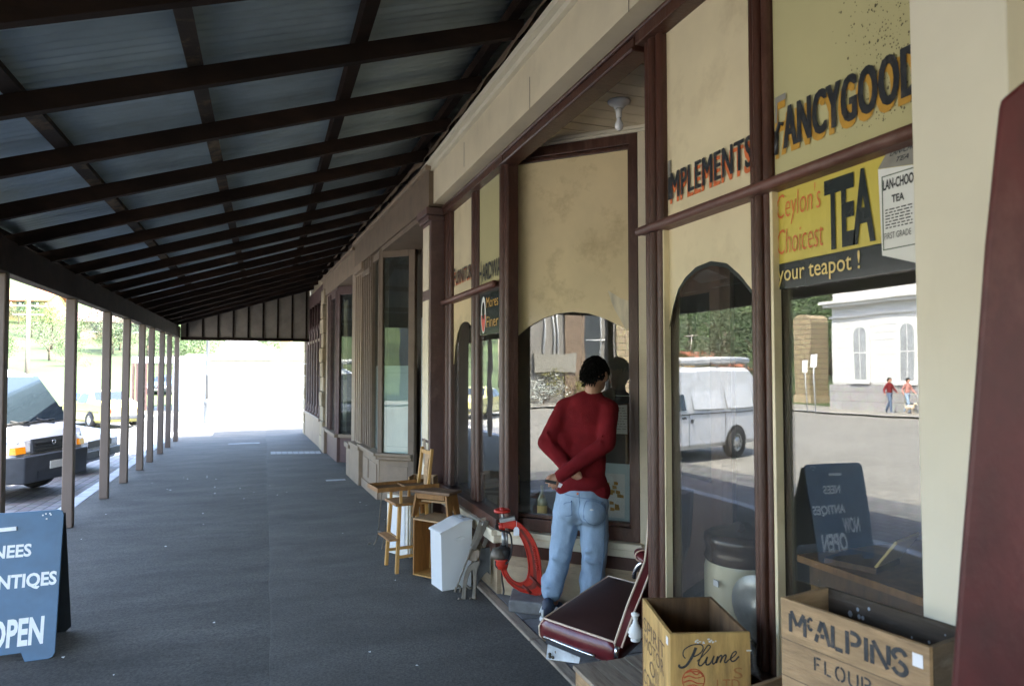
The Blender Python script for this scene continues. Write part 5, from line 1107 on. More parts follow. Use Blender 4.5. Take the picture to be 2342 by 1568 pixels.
# ---------------------------------------------------------------- people
FH = Vector((FW.x, FW.y, 0)).normalized(); UZ = Vector((0, 0, 1))
FOLD = bpy.data.textures.new("fold", 'CLOUDS'); FOLD.noise_scale = .11; FOLD.noise_depth = 2
def bald(y, z, side):
    return (y > .22 and z < .55 - .12 * side) or (side > .5 and ((y - .02) / .44) ** 2 + ((z + .34) / .46) ** 2 < 1) or z < -.62 + .10 * side or (z < -.25 and side > .78 + z * .3)
def figure(t, J, facing, head_dir, hands, cloth, leg, shoe, vox=.010, scale=1.0):
    """J: joint positions in world space; body is one remeshed surface, clothes are its children"""
    f = facing.normalized(); r = f.cross(UZ); h = head_dir.normalized(); hr = h.cross(UZ).normalized(); hu = hr.cross(h)
    s = scale
    b = MB(); hc = J["head"]
    b.ell(hc, (.074 * s, .090 * s, .108 * s), (hr, h, hu)); b.ell(hc + h * .035 * s - hu * .055 * s, (.055 * s, .055 * s, .06 * s), (hr, h, hu))
    b.ell(hc + h * .098 * s - hu * .015 * s, (.013 * s, .022 * s, .024 * s), (hr, h, hu)); b.ell(hc + h * .085 * s - hu * .062 * s, (.025 * s, .012 * s, .010 * s), (hr, h, hu))
    for sg in (-1, 1):
        b.ell(hc + hr * .083 * s * sg - hu * .015 * s - h * .005 * s, (.014 * s, .021 * s, .034 * s), (hr, h, hu)); b.ell(hc + h * .078 * s + hr * .03 * s * sg + hu * .012 * s, (.014 * s, .010 * s, .008 * s), (hr, h, hu))
    b.caps(J["neck"] - UZ * .03 * s, hc - hu * .06 * s - h * .015 * s, .060 * s, .052 * s)
    b.ell(J["chest"], (.13 * s, .075 * s, .17 * s), (r, f, UZ)); b.ell(J["waist"], (.11 * s, .07 * s, .13 * s), (r, f, UZ)); b.ell(J["pelvis"], (.12 * s, .08 * s, .10 * s), (r, f, UZ))
    b.caps(J["chest"], J["neck"], .07 * s, .05 * s)
    for k in ("L", "R"):
        b.caps(J["chest"] + UZ * .08 * s, J["sh" + k], .05 * s, .04 * s); b.caps(J["sh" + k], J["el" + k], .038 * s, .032 * s); b.caps(J["el" + k], J["wr" + k], .032 * s, .026 * s)
        b.caps(J["hip" + k], J["kn" + k], .065 * s, .048 * s); b.caps(J["kn" + k], J["an" + k], .045 * s, .036 * s)
    hands(b)
    body = b.build("body", "skin", t, True)
    bake(body, [("REMESH", dict(mode='VOXEL', voxel_size=vox * .62)), ("SMOOTH", dict(iterations=4, factor=.5))])
    m = MB(); cloth(m, J, r, f); sw = m.build("sweater", "wool", t, True)
    bake(sw, [("REMESH", dict(mode='VOXEL', voxel_size=vox)), ("DISPLACE", dict(texture=FOLD, strength=.013 * s, mid_level=.5, texture_coords='LOCAL')), ("SMOOTH", dict(iterations=9, factor=.5))])
    m = MB(); leg(m, J, r, f); je = m.build("trousers", "denim", t, True)
    bake(je, [("REMESH", dict(mode='VOXEL', voxel_size=vox)), ("DISPLACE", dict(texture=FOLD, strength=.028 * s, mid_level=.5, texture_coords='LOCAL')), ("SMOOTH", dict(iterations=6, factor=.5))])
    m = MB(); n_, k_ = 28, 18; vs = []
    rr = random.Random(2)
    for i in range(k_ + 1):
        ph = -PI / 2 + PI * i / k_
        for j in range(n_):
            a = 2 * PI * j / n_; d_ = hr * math.cos(ph) * math.cos(a) + h * math.cos(ph) * math.sin(a) + hu * math.sin(ph)
            q = rr.uniform(1.0, 1.025); vs.append(hc + hr * d_.dot(hr) * .081 * s * q + h * d_.dot(h) * .097 * s * q + hu * d_.dot(hu) * .118 * s * q)
    fs = []
    for i in range(k_):
        for j in range(n_):
            a = 2 * PI * (j + .5) / n_; ph = -PI / 2 + PI * (i + .5) / k_; y, z = math.cos(ph) * math.sin(a), math.sin(ph)
            side = abs(math.cos(ph) * math.cos(a))
            if bald(y, z, side): continue
            fs.append((i * n_ + j, i * n_ + (j + 1) % n_, (i + 1) * n_ + (j + 1) % n_, (i + 1) * n_ + j))
    m.add(vs, fs, True)
    for i in range(900):
        d_ = Vector((rr.gauss(0, 1), rr.gauss(0, 1), rr.gauss(0, 1))).normalized(); y, z, side = d_.y, d_.z, abs(d_.x)
        if bald(y, z + .08, side): continue
        D = hr * d_.x + h * d_.y + hu * d_.z; p = hc + hr * d_.x * .083 * s + h * d_.y * .099 * s + hu * d_.z * .120 * s
        dn = (-hu * .8 + D * (.25 if z > -.3 else -.05) + hr * rr.uniform(-.35, .35) - h * (.5 if z > .6 else 0)).normalized(); w = D.cross(dn).normalized() * .0042 * s
        m.add([p - w, p + w, p + dn * rr.uniform(.016, .030) * s + D * .002 * s], [(0, 1, 2)])
    ha = m.build("hair", "hair", t, True); so = ha.modifiers.new("thick", 'SOLIDIFY'); so.thickness = .008 * s; so.offset = -1
    for k in ("L", "R"): shoe(t, J["heel" + k], J["toe" + k], s)
    return body, sw, je
def shoe(t, heel, toe, s):
    d = (toe - heel); d.z = 0; L = d.length; d.normalize(); w = d.cross(UZ); z0 = heel.z
    prof = [(0, .034), (.06, .040), (.14, .036), (.2, .046), (.25, .044), (.285, .02)]
    sole = MB(); pl = [heel + d * (x * L / .285) + w * y + UZ * (z0 - heel.z) for x, y in prof] + [heel + d * (x * L / .285) - w * y for x, y in prof[::-1]]
    so = sole.prism(pl, (0, 0, .032 * s)).build("shoe_sole", "shoe_white", None, True) if False else MB().prism(pl, (0, 0, .030 * s)).build("shoe", "shoe_white", t, True, bevel=.008)
    u = MB(); u.ell(heel + d * .075 * s + UZ * .05 * s, (.040 * s, .075 * s, .055 * s), (w, d, UZ)); u.ell(heel + d * .19 * s + UZ * .035 * s, (.044 * s, .085 * s, .038 * s), (w, d, UZ)); u.caps(heel + d * .06 * s + UZ * .06 * s, heel + d * .065 * s + UZ * .10 * s, .042 * s, .04 * s)
    up = u.build("shoe_upper", "shoe_navy", so, True); bake(up, [("REMESH", dict(mode='VOXEL', voxel_size=.008)), ("SMOOTH", dict(iterations=4, factor=.5))])
    m = MB(); m.tube([heel + d * .04 + w * .046 + UZ * .045, heel + d * .09 + w * .048 + UZ * .075, heel + d * .14 + w * .046 + UZ * .05], .006 * s, 6); m.tube([heel + d * .04 - w * .046 + UZ * .045, heel + d * .09 - w * .048 + UZ * .075, heel + d * .14 - w * .046 + UZ * .05], .006 * s, 6); m.tube([heel - d * .018 + UZ * .035, heel - d * .020 + UZ * .085], .008, 6); m.build("shoe_stripe", "shoe_white", so, True)
fac = (RT * math.sin(R(24)) + FH * math.cos(R(24)))
hd = (RT * math.sin(R(38)) + FH * math.cos(R(38)) - UZ * .22)
Jm = dict(head=at(1361, 856, 4.49), neck=at(1356, 903, 4.48), chest=at(1339, 968, 4.48), waist=at(1331, 1065, 4.475), pelvis=at(1329, 1138, 4.49),
          shL=at(1291, 934, 4.52), shR=at(1392, 937, 4.41), elL=at(1249, 1012, 4.43), elR=at(1388, 1012, 4.31), wrL=at(1306, 1078, 4.335), wrR=at(1281, 1088, 4.265),
          hipL=at(1302, 1150, 4.52), hipR=at(1358, 1152, 4.46), knL=at(1281, 1268, 4.52), knR=at(1359, 1268, 4.47), anL=at(1264, 1380, 4.58), anR=at(1352, 1372, 4.60))
gl = at(1244, 1402, 4.42); gl.z = .018; gr = at(1330, 1390, 4.62); gr.z = .018
Jm.update(heelL=gl, toeL=gl + (RT * .45 + FH * .89) * .285, heelR=gr, toeR=gr + (RT * .62 + FH * .78) * .285)
def man_hands(b):
    # right hand: fingers hang down and to the left, loosely holding keys
    w = Jm["wrR"]; p = at(1269, 1095, 4.262); b.caps(w, p, .028, .030); b.ell(p, (.036, .020, .034), (RT, FH, UZ))
    for (u0, v0, u1, v1, u2, v2, dd) in ((1262, 1092, 1254, 1098, 1249, 1103, 4.25), (1263, 1098, 1257, 1106, 1256, 1111, 4.245), (1268, 1102, 1264, 1111, 1265, 1117, 4.245), (1274, 1103, 1272, 1111, 1274, 1116, 4.25)):
        b.caps(at(u0, v0, dd), at(u1, v1, dd - .01), .0095, .009); b.caps(at(u1, v1, dd - .01), at(u2, v2, dd + .004), .009, .008)
    b.caps(at(1264, 1086, 4.25), at(1255, 1090, 4.24), .011, .010); b.caps(at(1255, 1090, 4.24), at(1250, 1096, 4.238), .010, .009)
    # left hand: closed round the other forearm
    w = Jm["wrL"]; p = at(1316, 1083, 4.315); b.caps(w, p, .027, .030); b.ell(p, (.030, .026, .030), (RT, FH, UZ))
    for i in range(4):
        a = at(1313 + i * 4.2, 1074 + i * 2.2, 4.288); c = at(1318 + i * 3.6, 1085 + i * 2.0, 4.272); e = at(1310 + i * 3.2, 1091 + i * 1.3, 4.285)
        b.caps(a, c, .0105, .010); b.caps(c, e, .010, .0085)
    b.caps(at(1305, 1079, 4.29), at(1310, 1091, 4.268), .011, .0095)
def man_cloth(m, J, r, f):
    m.ell(J["chest"] - f * .005, (.172, .112, .215), (r, f, UZ)); m.ell(at(1331, 1055, 4.475), (.163, .112, .22), (r, f, UZ)); m.ell(at(1328, 1098, 4.482), (.178, .122, .085), (r, f, UZ))
    m.caps(at(1270 + 26, 1106, 4.50), at(1366, 1122, 4.46), .088, .088)
    m.caps(J["neck"] - UZ * .062, J["neck"] - UZ * .006, .092, .066)
    m.caps(J["neck"] - UZ * .05, J["shL"] + UZ * .01, .078, .060); m.caps(J["neck"] - UZ * .05, J["shR"] + UZ * .01, .078, .060)
    m.caps(J["shL"], J["elL"], .068, .056); m.caps(J["shR"], J["elR"], .068, .058); m.caps(J["elL"], J["wrL"], .056, .043); m.caps(J["elR"], J["wrR"], .058, .044)
    m.caps(at(1286, 1000, 4.455), at(1296, 1045, 4.44), .052, .05)
    m.caps(J["shL"] - UZ * .04 + RT * .02, at(1300, 1000, 4.47), .07, .06); m.caps(J["shR"] - UZ * .05 - RT * .01, at(1372, 1010, 4.45), .075, .075)
    for a, b_, r0, r1 in (((1375, 1010, 4.252), (1362, 1038, 4.262), .012, .010), ((1392, 985, 4.30), (1374, 1000, 4.262), .013, .010), ((1250, 990, 4.385), (1262, 1012, 4.375), .012, .010), ((1252, 1030, 4.372), (1268, 1018, 4.366), .011, .009), ((1262, 1045, 4.352), (1280, 1034, 4.352), .010, .009),
                          ((1322, 1050, 4.255), (1330, 1066, 4.262), .010, .009), ((1300, 1066, 4.238), (1308, 1082, 4.25), .009, .008), ((1290, 945, 4.45), (1276, 985, 4.43), .010, .01), ((1398, 950, 4.35), (1398, 990, 4.30), .010, .012)):
        m.caps(at(*a), at(*b_), r0 * .72, r1 * .6)
def man_leg(m, J, r, f):
    m.ell(J["pelvis"] + UZ * .01, (.176, .120, .13), (r, f, UZ)); m.ell(at(1306, 1165, 4.46), (.09, .10, .10), (r, f, UZ)); m.ell(at(1354, 1168, 4.40), (.095, .10, .10), (r, f, UZ))
    m.caps(J["hipL"], J["knL"], .098, .078); m.caps(J["hipR"], J["knR"], .104, .086); m.caps(J["knL"], at(1263, 1350, 4.56), .078, .070); m.caps(J["knR"], at(1352, 1360, 4.56), .086, .082)
    m.caps(at(1262, 1330, 4.56), at(1261, 1350, 4.57), .074, .074); m.caps(at(1352, 1330, 4.56), at(1352, 1360, 4.58), .082, .080)
    for a, b_, w_ in (((1252, 1340, 4.495), (1276, 1350, 4.50), .013), ((1250, 1358, 4.495), (1278, 1362, 4.50), .012), ((1276, 1258, 4.44), (1300, 1272, 4.45), .010), ((1262, 1276, 4.45), (1290, 1284, 4.45), .009), ((1340, 1262, 4.385), (1375, 1250, 4.39), .010), ((1338, 1280, 4.385), (1372, 1290, 4.39), .010), ((1312, 1185, 4.41), (1330, 1170, 4.39), .010), ((1320, 1200, 4.42), (1345, 1185, 4.36), .009), ((1300, 1240, 4.44), (1308, 1200, 4.43), .009), ((1350, 1320, 4.47), (1370, 1335, 4.48), .010), ((1268, 1320, 4.49), (1285, 1335, 4.49), .009)):
        m.caps(at(*a), at(*b_), w_, w_ * .8)
base = (gl + gr) / 2
t = thing("person", "person in a dark red sweater and light jeans seen from behind, hands clasped behind", "person", (base.x, base.y, 0.018))
body, sw, je = figure(t, Jm, fac, hd, man_hands, man_cloth, man_leg, shoe)
def snap(o, pts, lift=.002):
    inv = ROOTM[t.name].inverted(); out = []
    for p in pts:
        ok, co, no, i = o.closest_point_on_mesh(inv @ p); out.append(ROOTM[t.name] @ (co + no * lift))
    return out
def line(a, b, n=8): return [(a[0] + (b[0] - a[0]) * i / n, a[1] + (b[1] - a[1]) * i / n) for i in range(n + 1)]
def seam(o, pts2, d, name, mat, r_):
    MB().tube(snap(o, [at(u, v, d) for u, v in pts2], .0005), r_, 5).build(name, mat, o, True)
m = MB()
for P in (line((1343, 1148), (1386, 1160)) + line((1386, 1160), (1384, 1186)) + line((1384, 1186), (1360, 1190), 5) + line((1360, 1190), (1342, 1178), 5) + line((1342, 1178), (1343, 1148), 5), line((1276, 1140), (1306, 1145)) + line((1306, 1145), (1308, 1178), 5) + line((1308, 1178), (1290, 1184), 5), line((1322, 1125), (1325, 1200)), line((1272, 1130), (1386, 1146), 12), line((1392, 1150), (1394, 1350), 16)):
    m.tube(snap(je, [at(u, v, 4.36) for u, v in P], .0004), .0026, 5)
m.build("seam", "denim_seam", je, True)
p = snap(je, [at(1352, 1166, 4.33)], .002)[0]; MB().ell(p, (.012, .003, .006), (RT, FH, UZ), 10, 6).build("pocket_tab", "shoe_white", je, True)
p = snap(je, [at(1316, 1126, 4.33)], .002)[0]; MB().ell(p, (.008, .003, .007), (RT, FH, UZ), 8, 6).build("leather_patch", "letter_orange", je, True)
k = MB(); a = at(1246, 1098, 4.235); k.bar(a, at(1272, 1104, 4.232), .014, .018); ko = k.build("key_case", "rubber"); tag(ko, "black key case with a white tag held in the hand of the person in red", "keys")
o = MB().prism([at(1279, 1103, 4.226), at(1287, 1107, 4.226), at(1282, 1115, 4.226), at(1275, 1113, 4.226)], FH * .003).build("key_tag", "tag_white"); o.parent = ko; o.location = o.location - ko.location

def walker(x, y, z, yaw, label, top, legm, arm=0.0, s=1.0):
    f = Vector((math.cos(yaw), math.sin(yaw), 0)); r = f.cross(UZ); P = lambda a, b_, c: Vector((x, y, z)) + r * a * s + f * b_ * s + UZ * c * s
    J = dict(head=P(0, .03, 1.62), neck=P(0, 0, 1.46), chest=P(0, 0, 1.26), waist=P(0, 0, 1.05), pelvis=P(0, 0, .92), shL=P(-.17, 0, 1.39), shR=P(.17, 0, 1.39), elL=P(-.25, -.12, 1.12), elR=P(.25, .10, 1.12), wrL=P(-.30 - arm, .0, .95), wrR=P(.22, .25, 1.0),
             hipL=P(-.09, 0, .88), hipR=P(.09, 0, .88), knL=P(-.09, .12, .48), knR=P(.09, -.05, .48), anL=P(-.09, .14, .10), anR=P(.09, -.22, .12), heelL=P(-.09, .08, .0), toeL=P(-.09, .34, 0), heelR=P(.09, -.26, 0.0), toeR=P(.09, .0, 0))
    t = thing("person", label, "person", (x, y, z))
    def hands(b):
        for k in ("L", "R"):
            w = J["wr" + k]; d = (w - J["el" + k]).normalized(); p = w + d * .06 * s; b.caps(w, p, .026 * s, .03 * s)
            for i in range(4): q = p + r * (i - 1.5) * .017 * s; b.caps(q, q + d * .05 * s, .0095 * s, .008 * s); b.caps(q + d * .05 * s, q + d * .07 * s + f * .015 * s, .009 * s, .008 * s)
            b.caps(p + r * .03 * s, p + r * .045 * s + d * .03 * s, .010 * s, .009 * s)
    def cl(m, J, r, f):
        m.ell(J["chest"], (.18 * s, .115 * s, .22 * s), (r, f, UZ)); m.ell(J["waist"], (.165 * s, .115 * s, .20 * s), (r, f, UZ)); m.caps(J["neck"] - UZ * .06, J["neck"], .09 * s, .06 * s)
        for k in ("L", "R"): m.caps(J["neck"] - UZ * .05, J["sh" + k], .07 * s, .06 * s); m.caps(J["sh" + k], J["el" + k], .064 * s, .052 * s); m.caps(J["el" + k], J["wr" + k], .05 * s, .042 * s)
    def lg_(m, J, r, f):
        m.ell(J["pelvis"], (.165 * s, .115 * s, .13 * s), (r, f, UZ))
        for k in ("L", "R"): m.caps(J["hip" + k], J["kn" + k], .09 * s, .07 * s); m.caps(J["kn" + k], J["an" + k], .07 * s, .06 * s)
    b, s_, j = figure(t, J, f, f, hands, cl, lg_, shoe, .018, s)
    s_.data.materials[0] = MATS[top]; j.data.materials[0] = MATS[legm]
walker(-25.0, 24.9, -.43, R(-100), "person in a red jacket and dark jeans walking past the white hall", "wool", "navy_cloth", .08)
walker(-25.2, 24.0, -.43, R(-95), "person in pale clothes and a pink top walking beside the small dog", "pale_pink", "denim", .02)
t = thing("dog", "small pale dog on the pavement in front of the white hall", "dog", (-24.9, 23.6, -.43))
b = MB(); P = lambda a, c, h_=0.0: Vector((-24.9 + h_, 23.6 - a, -.43 + c))
b.caps(P(-.18, .30), P(.16, .31), .085, .10); b.caps(P(.18, .34), P(.27, .45), .06, .05); b.ell(P(.31, .47), (.055, .075, .055)); b.caps(P(.35, .455), P(.41, .44), .032, .022)
for a, h_ in ((.15, .05), (.15, -.05)): b.caps(P(a, .28, h_), P(a + .01, .14, h_), .035, .022); b.caps(P(a + .01, .14, h_), P(a + .0, .02, h_), .02, .018); b.caps(P(a, .02, h_), P(a + .04, .018, h_), .02, .018)
for a, h_ in ((-.18, .05), (-.18, -.05)): b.caps(P(a, .27, h_), P(a + .05, .18, h_), .05, .03); b.caps(P(a + .05, .18, h_), P(a - .05, .11, h_), .028, .02); b.caps(P(a - .05, .11, h_), P(a - .02, .02, h_), .02, .018); b.caps(P(a - .02, .02, h_), P(a + .02, .018, h_), .02, .018)
b.caps(P(-.26, .34), P(-.36, .46), .025, .012)
for h_ in (.035, -.035): b.caps(P(.29, .52, h_), P(.27, .47, h_ * 1.8), .022, .012)
o = b.build("body", "dog_fur", t, True); bake(o, [("REMESH", dict(mode='VOXEL', voxel_size=.014)), ("SMOOTH", dict(iterations=4, factor=.5))])
# ---------------------------------------------------------------- vehicles: local +x is the nose, z = 0 the road
def loft(stn, col, t, name="body"):
    vs = []; fs = []
    for (x, zb, zl, zr, wb, wr) in stn:
        vs += [(x, -wb * .9, zb), (x, -wb, zb + .10), (x, -wb * 1.0, (zb + zl) * .5), (x, -wb * .985, zl), (x, -wr, zr - .07 * min(1, (zr - zl) * 3)), (x, -wr * .86, zr), (x, 0, zr + .02),
               (x, wr * .86, zr), (x, wr, zr - .07 * min(1, (zr - zl) * 3)), (x, wb * .985, zl), (x, wb, (zb + zl) * .5), (x, wb, zb + .10), (x, wb * .9, zb)]
    n = 13
    for i in range(len(stn) - 1): fs += [(i * n + j, i * n + (j + 1) % n, (i + 1) * n + (j + 1) % n, (i + 1) * n + j) for j in range(n)]
    fs += [tuple(range(n))[::-1], tuple((len(stn) - 1) * n + j for j in range(n))]
    return MB().add(vs, fs).build(name, col, t, bevel=.018)
def pane(m, pts, lift=.006, th=.004):
    p = [Vector(q) for q in pts]; n = (p[1] - p[0]).cross(p[2] - p[0]).normalized()
    return m.prism([q + n * lift for q in p], n * th)
def wheel(t, x, y, r):
    w = MB().lathe([(r * .62, -.09), (r * .9, -.095), (r, -.07), (r, .07), (r * .9, .095), (r * .62, .09)], (x, y, r), 24, 'y', cap=False).build("wheel", "tyre", t)
    sg = 1 if y > 0 else -1
    m = MB(); m.lathe([(r * .63, .06 * sg), (r * .56, .075 * sg), (r * .50, .05 * sg), (r * .3, .06 * sg), (r * .2, .085 * sg), (0, .09 * sg)], (x, y, r), 20, 'y', cap=False); m.build("rim", "rim", w)
    m = MB()
    for i in range(8): a = i * PI / 4; m.lathe([(.022, .0), (.022, .004)], (x + math.cos(a) * r * .42, y + (.06 if sg > 0 else -.064), r + math.sin(a) * r * .42), 8, 'y')
    m.build("vent_hole", "grille_black", w)
def arch_(m, x, y, r, sg):
    m.prism([(x + r * math.cos(a), y, .30 + r * math.sin(a)) for a in [i * PI / 12 - .12 for i in range(13)]] , (0, .006 * sg, 0))
# --- white van
t = thing("van", "white panel van parked nose-in to the kerb with a black bumper", "van", (-3.05, 12.2, rd(12) + .01), R(-20))
vstn = [(0, .34, .86, .88, .74, .70), (-.06, .28, .96, .98, .81, .77), (-.22, .26, 1.02, 1.06, .835, .80), (-.50, .26, 1.04, 1.45, .84, .78), (-.78, .26, 1.05, 1.82, .845, .75), (-1.2, .26, 1.05, 1.93, .85, .72), (-2.6, .26, 1.03, 1.96, .85, .71), (-4.05, .26, 1.03, 1.93, .85, .70), (-4.32, .34, 1.03, 1.80, .83, .66)]
loft(vstn, "van_white", t)
m = MB(); pane(m, [(-.25, -.74, 1.09), (-.25, .74, 1.09), (-.75, .70, 1.78), (-.75, -.70, 1.78)], .03); ws = m.build("windscreen", "car_glass", t)
m = MB()
for y in (-.30, .25): m.tube([(-.20, y + .1, 1.08), (-.25, y - .22, 1.16)], .014, 6); m.tube([(-.21, y - .45, 1.12), (-.23, y + .14, 1.14)], .010, 6)
m.build("wiper", "rubber", ws)
m = MB(); m.hexa([(-.08, -.83, .30), (.11, -.70, .28), (.11, .70, .28), (-.08, .83, .30)], [(-.08, -.84, .67), (.12, -.71, .67), (.12, .71, .67), (-.08, .84, .67)]); m.box(-.5, -.085, -.865, -.83, .3, .56).box(-.5, -.085, .83, .865, .3, .56); bp = m.build("bumper", "black_plastic", t, bevel=.03)
m = MB(); m.box(.122, .126, -.45, .45, .34, .44); m.build("air_intake", "grille_black", bp); m = MB(); m.box(.122, .134, -.2, .17, .44, .55); m.build("number_plate", "plate", bp)
m = MB(); m.hexa([(-.01, -.46, .695), (.035, -.44, .695), (.035, .44, .695), (-.01, .46, .695)], [(-.03, -.46, .895), (.015, -.44, .895), (.015, .44, .895), (-.03, .46, .895)]); gr_ = m.build("grille", "black_plastic", t)
m = MB()
for z in (.735, .785, .835): m.hexa([(.03, -.40, z - .012), (.042, -.40, z - .012), (.042, .40, z - .012), (.03, .40, z - .012)], [(.025, -.40, z + .008), (.037, -.40, z + .008), (.037, .40, z + .008), (.025, .40, z + .008)])
m.build("grille_bar", "grille_black", gr_); MB().tube([(.036, .04 * math.cos(a), .815 + .028 * math.sin(a)) for a in [i * PI / 8 for i in range(16)]], .007, 6, True).build("badge", "chrome", gr_)
for sg in (-1, 1):
    h = MB().hexa([(-.02, .47 * sg, .715), (.02, .47 * sg, .715), (.01, .60 * sg, .715), (-.03, .60 * sg, .715)], [(-.04, .47 * sg, .895), (.0, .47 * sg, .895), (-.01, .60 * sg, .895), (-.05, .60 * sg, .895)]).build("headlight", "lamp_clear", t, bevel=.008)
    MB().hexa([(-.06, .61 * sg, .705), (.055, .605 * sg, .705), (.025, .77 * sg, .705), (-.10, .82 * sg, .705)], [(-.08, .61 * sg, .805), (.04, .605 * sg, .805), (.01, .77 * sg, .805), (-.12, .82 * sg, .805)]).build("indicator", "amber", h, bevel=.006)
    MB().hexa([(-.06, .61 * sg, .808), (.04, .605 * sg, .808), (.01, .77 * sg, .808), (-.12, .82 * sg, .808)], [(-.08, .61 * sg, .895), (.02, .605 * sg, .895), (-.07, .835 * sg, .895), (-.13, .815 * sg, .895)]).build("side_lamp", "lamp_clear", h, bevel=.006)
    q = lambda x, f: (x, sg * (.848 * (1 - f) + .69 * f), 1.06 + f * .72)
    o_ = (lambda L: L if sg < 0 else L[::-1])
    m = MB(); pane(m, o_([q(-.50, .02), q(-1.50, .02), q(-1.50, .93), q(-.86, .86)][::-1] if sg < 0 else [q(-.50, .02), q(-1.50, .02), q(-1.50, .93), q(-.86, .86)]), .008 if True else 0); m.build("door_window", "car_glass", t)
    for x0, x1 in ((-1.75, -2.85), (-2.98, -3.98)):
        m = MB(); L4 = [q(x0, .02), q(x1, .02), q(x1, .90), q(x0, .90)]
        pane(m, L4[::-1] if sg < 0 else L4, .010); f_ = m.build("side_panel", "van_white", t, bevel=.03)
        MB().tube([Vector(p_) + Vector((0, .008 * sg, 0)) for p_ in L4], .010, 6, True).build("panel_seal", "steel_grey", f_)
    m = MB(); m.box(-4.2, -.5, .846 * sg - .006, .846 * sg + .006, .98, 1.0); m.build("side_moulding", "black_plastic", t)
    m = MB(); m.box(-1.50, -1.36, .846 * sg - .012, .846 * sg + .012, .90, .94).box(-1.75, -1.66, .846 * sg - .012, .846 * sg + .012, .80, .88); m.build("door_handle", "black_plastic", t)
    m = MB(); m.box(-1.600, -1.594, .850 * sg - .004, .850 * sg + .004, .34, 1.02).box(-2.9, -2.894, .850 * sg - .004, .850 * sg + .004, .34, 1.02); m.build("door_gap", "grille_black", t)
    m = MB(); arch_(m, -.78, .846 * sg, .40, sg); arch_(m, -3.3, .846 * sg, .40, sg); m.build("wheel_arch", "grille_black", t)
    for x in (-.78, -3.3): wheel(t, x, .80 * sg, .315)
    m = MB(); m.tube([(-.55, .84 * sg, 1.12), (-.50, .96 * sg, 1.16)], .015, 6); m.box(-.56, -.50, .93 * sg - .07, .93 * sg + .07, 1.08, 1.30); m.build("wing_mirror", "black_plastic", t, bevel=.01)
m = MB(); m.tube([(-.5, -.52, 2.11), (-4.3, -.52, 2.11)], .065, 12); m.build("conduit_tube", "white_wall", t)
m = MB()
for x in (-1.5, -2.9, -4.0): m.bar((x, -.66, 1.90), (x, -.66, 2.04), .03, .03).bar((x, .66, 1.90), (x, .66, 2.04), .03, .03).bar((x, -.66, 2.03), (x, .66, 2.03), .03, .025)
m.build("roof_rack", "steel_grey", t)
# --- sedans
SST = [(0, .30, .60, .62, .70, .64), (-.06, .22, .68, .70, .78, .72), (-.2, .20, .74, .75, .81, .74), (-1.15, .20, .88, .90, .83, .72), (-1.80, .20, .91, 1.34, .83, .58), (-2.3, .20, .92, 1.385, .83, .575), (-2.95, .20, .92, 1.36, .83, .57), (-3.50, .20, .93, .97, .82, .70), (-4.22, .22, .90, .92, .79, .72), (-4.36, .32, .74, .76, .74, .68)]
def sedan(label, loc, rz, col, group=None):
    t = thing("parked_car", label, "car", loc, rz, group)
    loft(SST, col, t)
    m = MB(); pane(m, [(-1.20, -.64, .93), (-1.20, .64, .93), (-1.76, .52, 1.31), (-1.76, -.52, 1.31)], .014); m.build("windscreen", "car_glass", t)
    m = MB(); pane(m, [(-3.44, .62, 1.01), (-3.44, -.62, 1.01), (-3.0, -.5, 1.33), (-3.0, .5, 1.33)], .014); m.build("rear_window", "car_glass", t)
    m = MB(); m.box(-.02, .02, -.42, .42, .50, .62); g = m.build("grille", "grille_black", t); MB().box(.021, .03, -.05, .05, .54, .58).build("badge", "chrome", g)
    m = MB(); m.hexa([(-.10, -.80, .30), (.09, -.70, .30), (.09, .70, .30), (-.10, .80, .30)], [(-.10, -.81, .46), (.09, -.71, .46), (.09, .71, .46), (-.10, .81, .46)]); b = m.build("bumper", "black_plastic", t, bevel=.02); MB().box(.091, .10, -.19, .19, .33, .43).build("number_plate", "plate", b)
    MB().box(-4.42, -4.28, -.76, .76, .34, .48).build("bumper", "black_plastic", t, bevel=.02)
    for sg in (-1, 1):
        MB().box(-.08, .015, min(.44 * sg, .68 * sg), max(.44 * sg, .68 * sg), .50, .63).build("headlight", "lamp_clear", t, bevel=.01)
        MB().box(-4.375, -4.33, min(.45 * sg, .70 * sg), max(.45 * sg, .70 * sg), .58, .70).build("tail_light", "press_red", t)
        q = lambda x, f: (x, sg * (.82 * (1 - f) + .60 * f), .94 + f * .36)
        for L4 in ([q(-1.42, .03), q(-2.28, .03), q(-2.28, .95), q(-1.88, .95)], [q(-2.36, .03), q(-3.25, .03), q(-2.95, .90), q(-2.36, .95)]):
            m = MB(); pane(m, L4[::-1] if sg < 0 else L4, .012); m.build("side_window", "car_glass", t)
        m = MB(); arch_(m, -.82, .823 * sg, .36, sg); arch_(m, -3.45, .815 * sg, .36, sg); m.build("wheel_arch", "grille_black", t)
        for x in (-.82, -3.45): wheel(t, x, .77 * sg, .30)
        m = MB(); m.box(-4.1, -.3, .828 * sg - .005, .828 * sg + .005, .60, .625); m.build("side_trim", "black_plastic", t)
    return t
sedan("white sedan parked nose-in beside the white van", (-3.0, 15.2, rd(15.2) + .01), R(-15), "van_white")
rp = at(284, 965, 25.5); ya = PI - TH - .62; e_ = Vector((math.cos(ya), math.sin(ya), 0)) * 4.36
sedan("yellow sedan parked at an angle across the road end", (rp.x + e_.x, rp.y + e_.y, rd(25)), ya, "car_yellow")
bp_ = at(356, 915, 48); sedan("dark blue car far off between the verandah posts", (bp_.x, bp_.y, gh(bp_.x, bp_.y) + .02), -PI / 2 - .2, "car_blue")

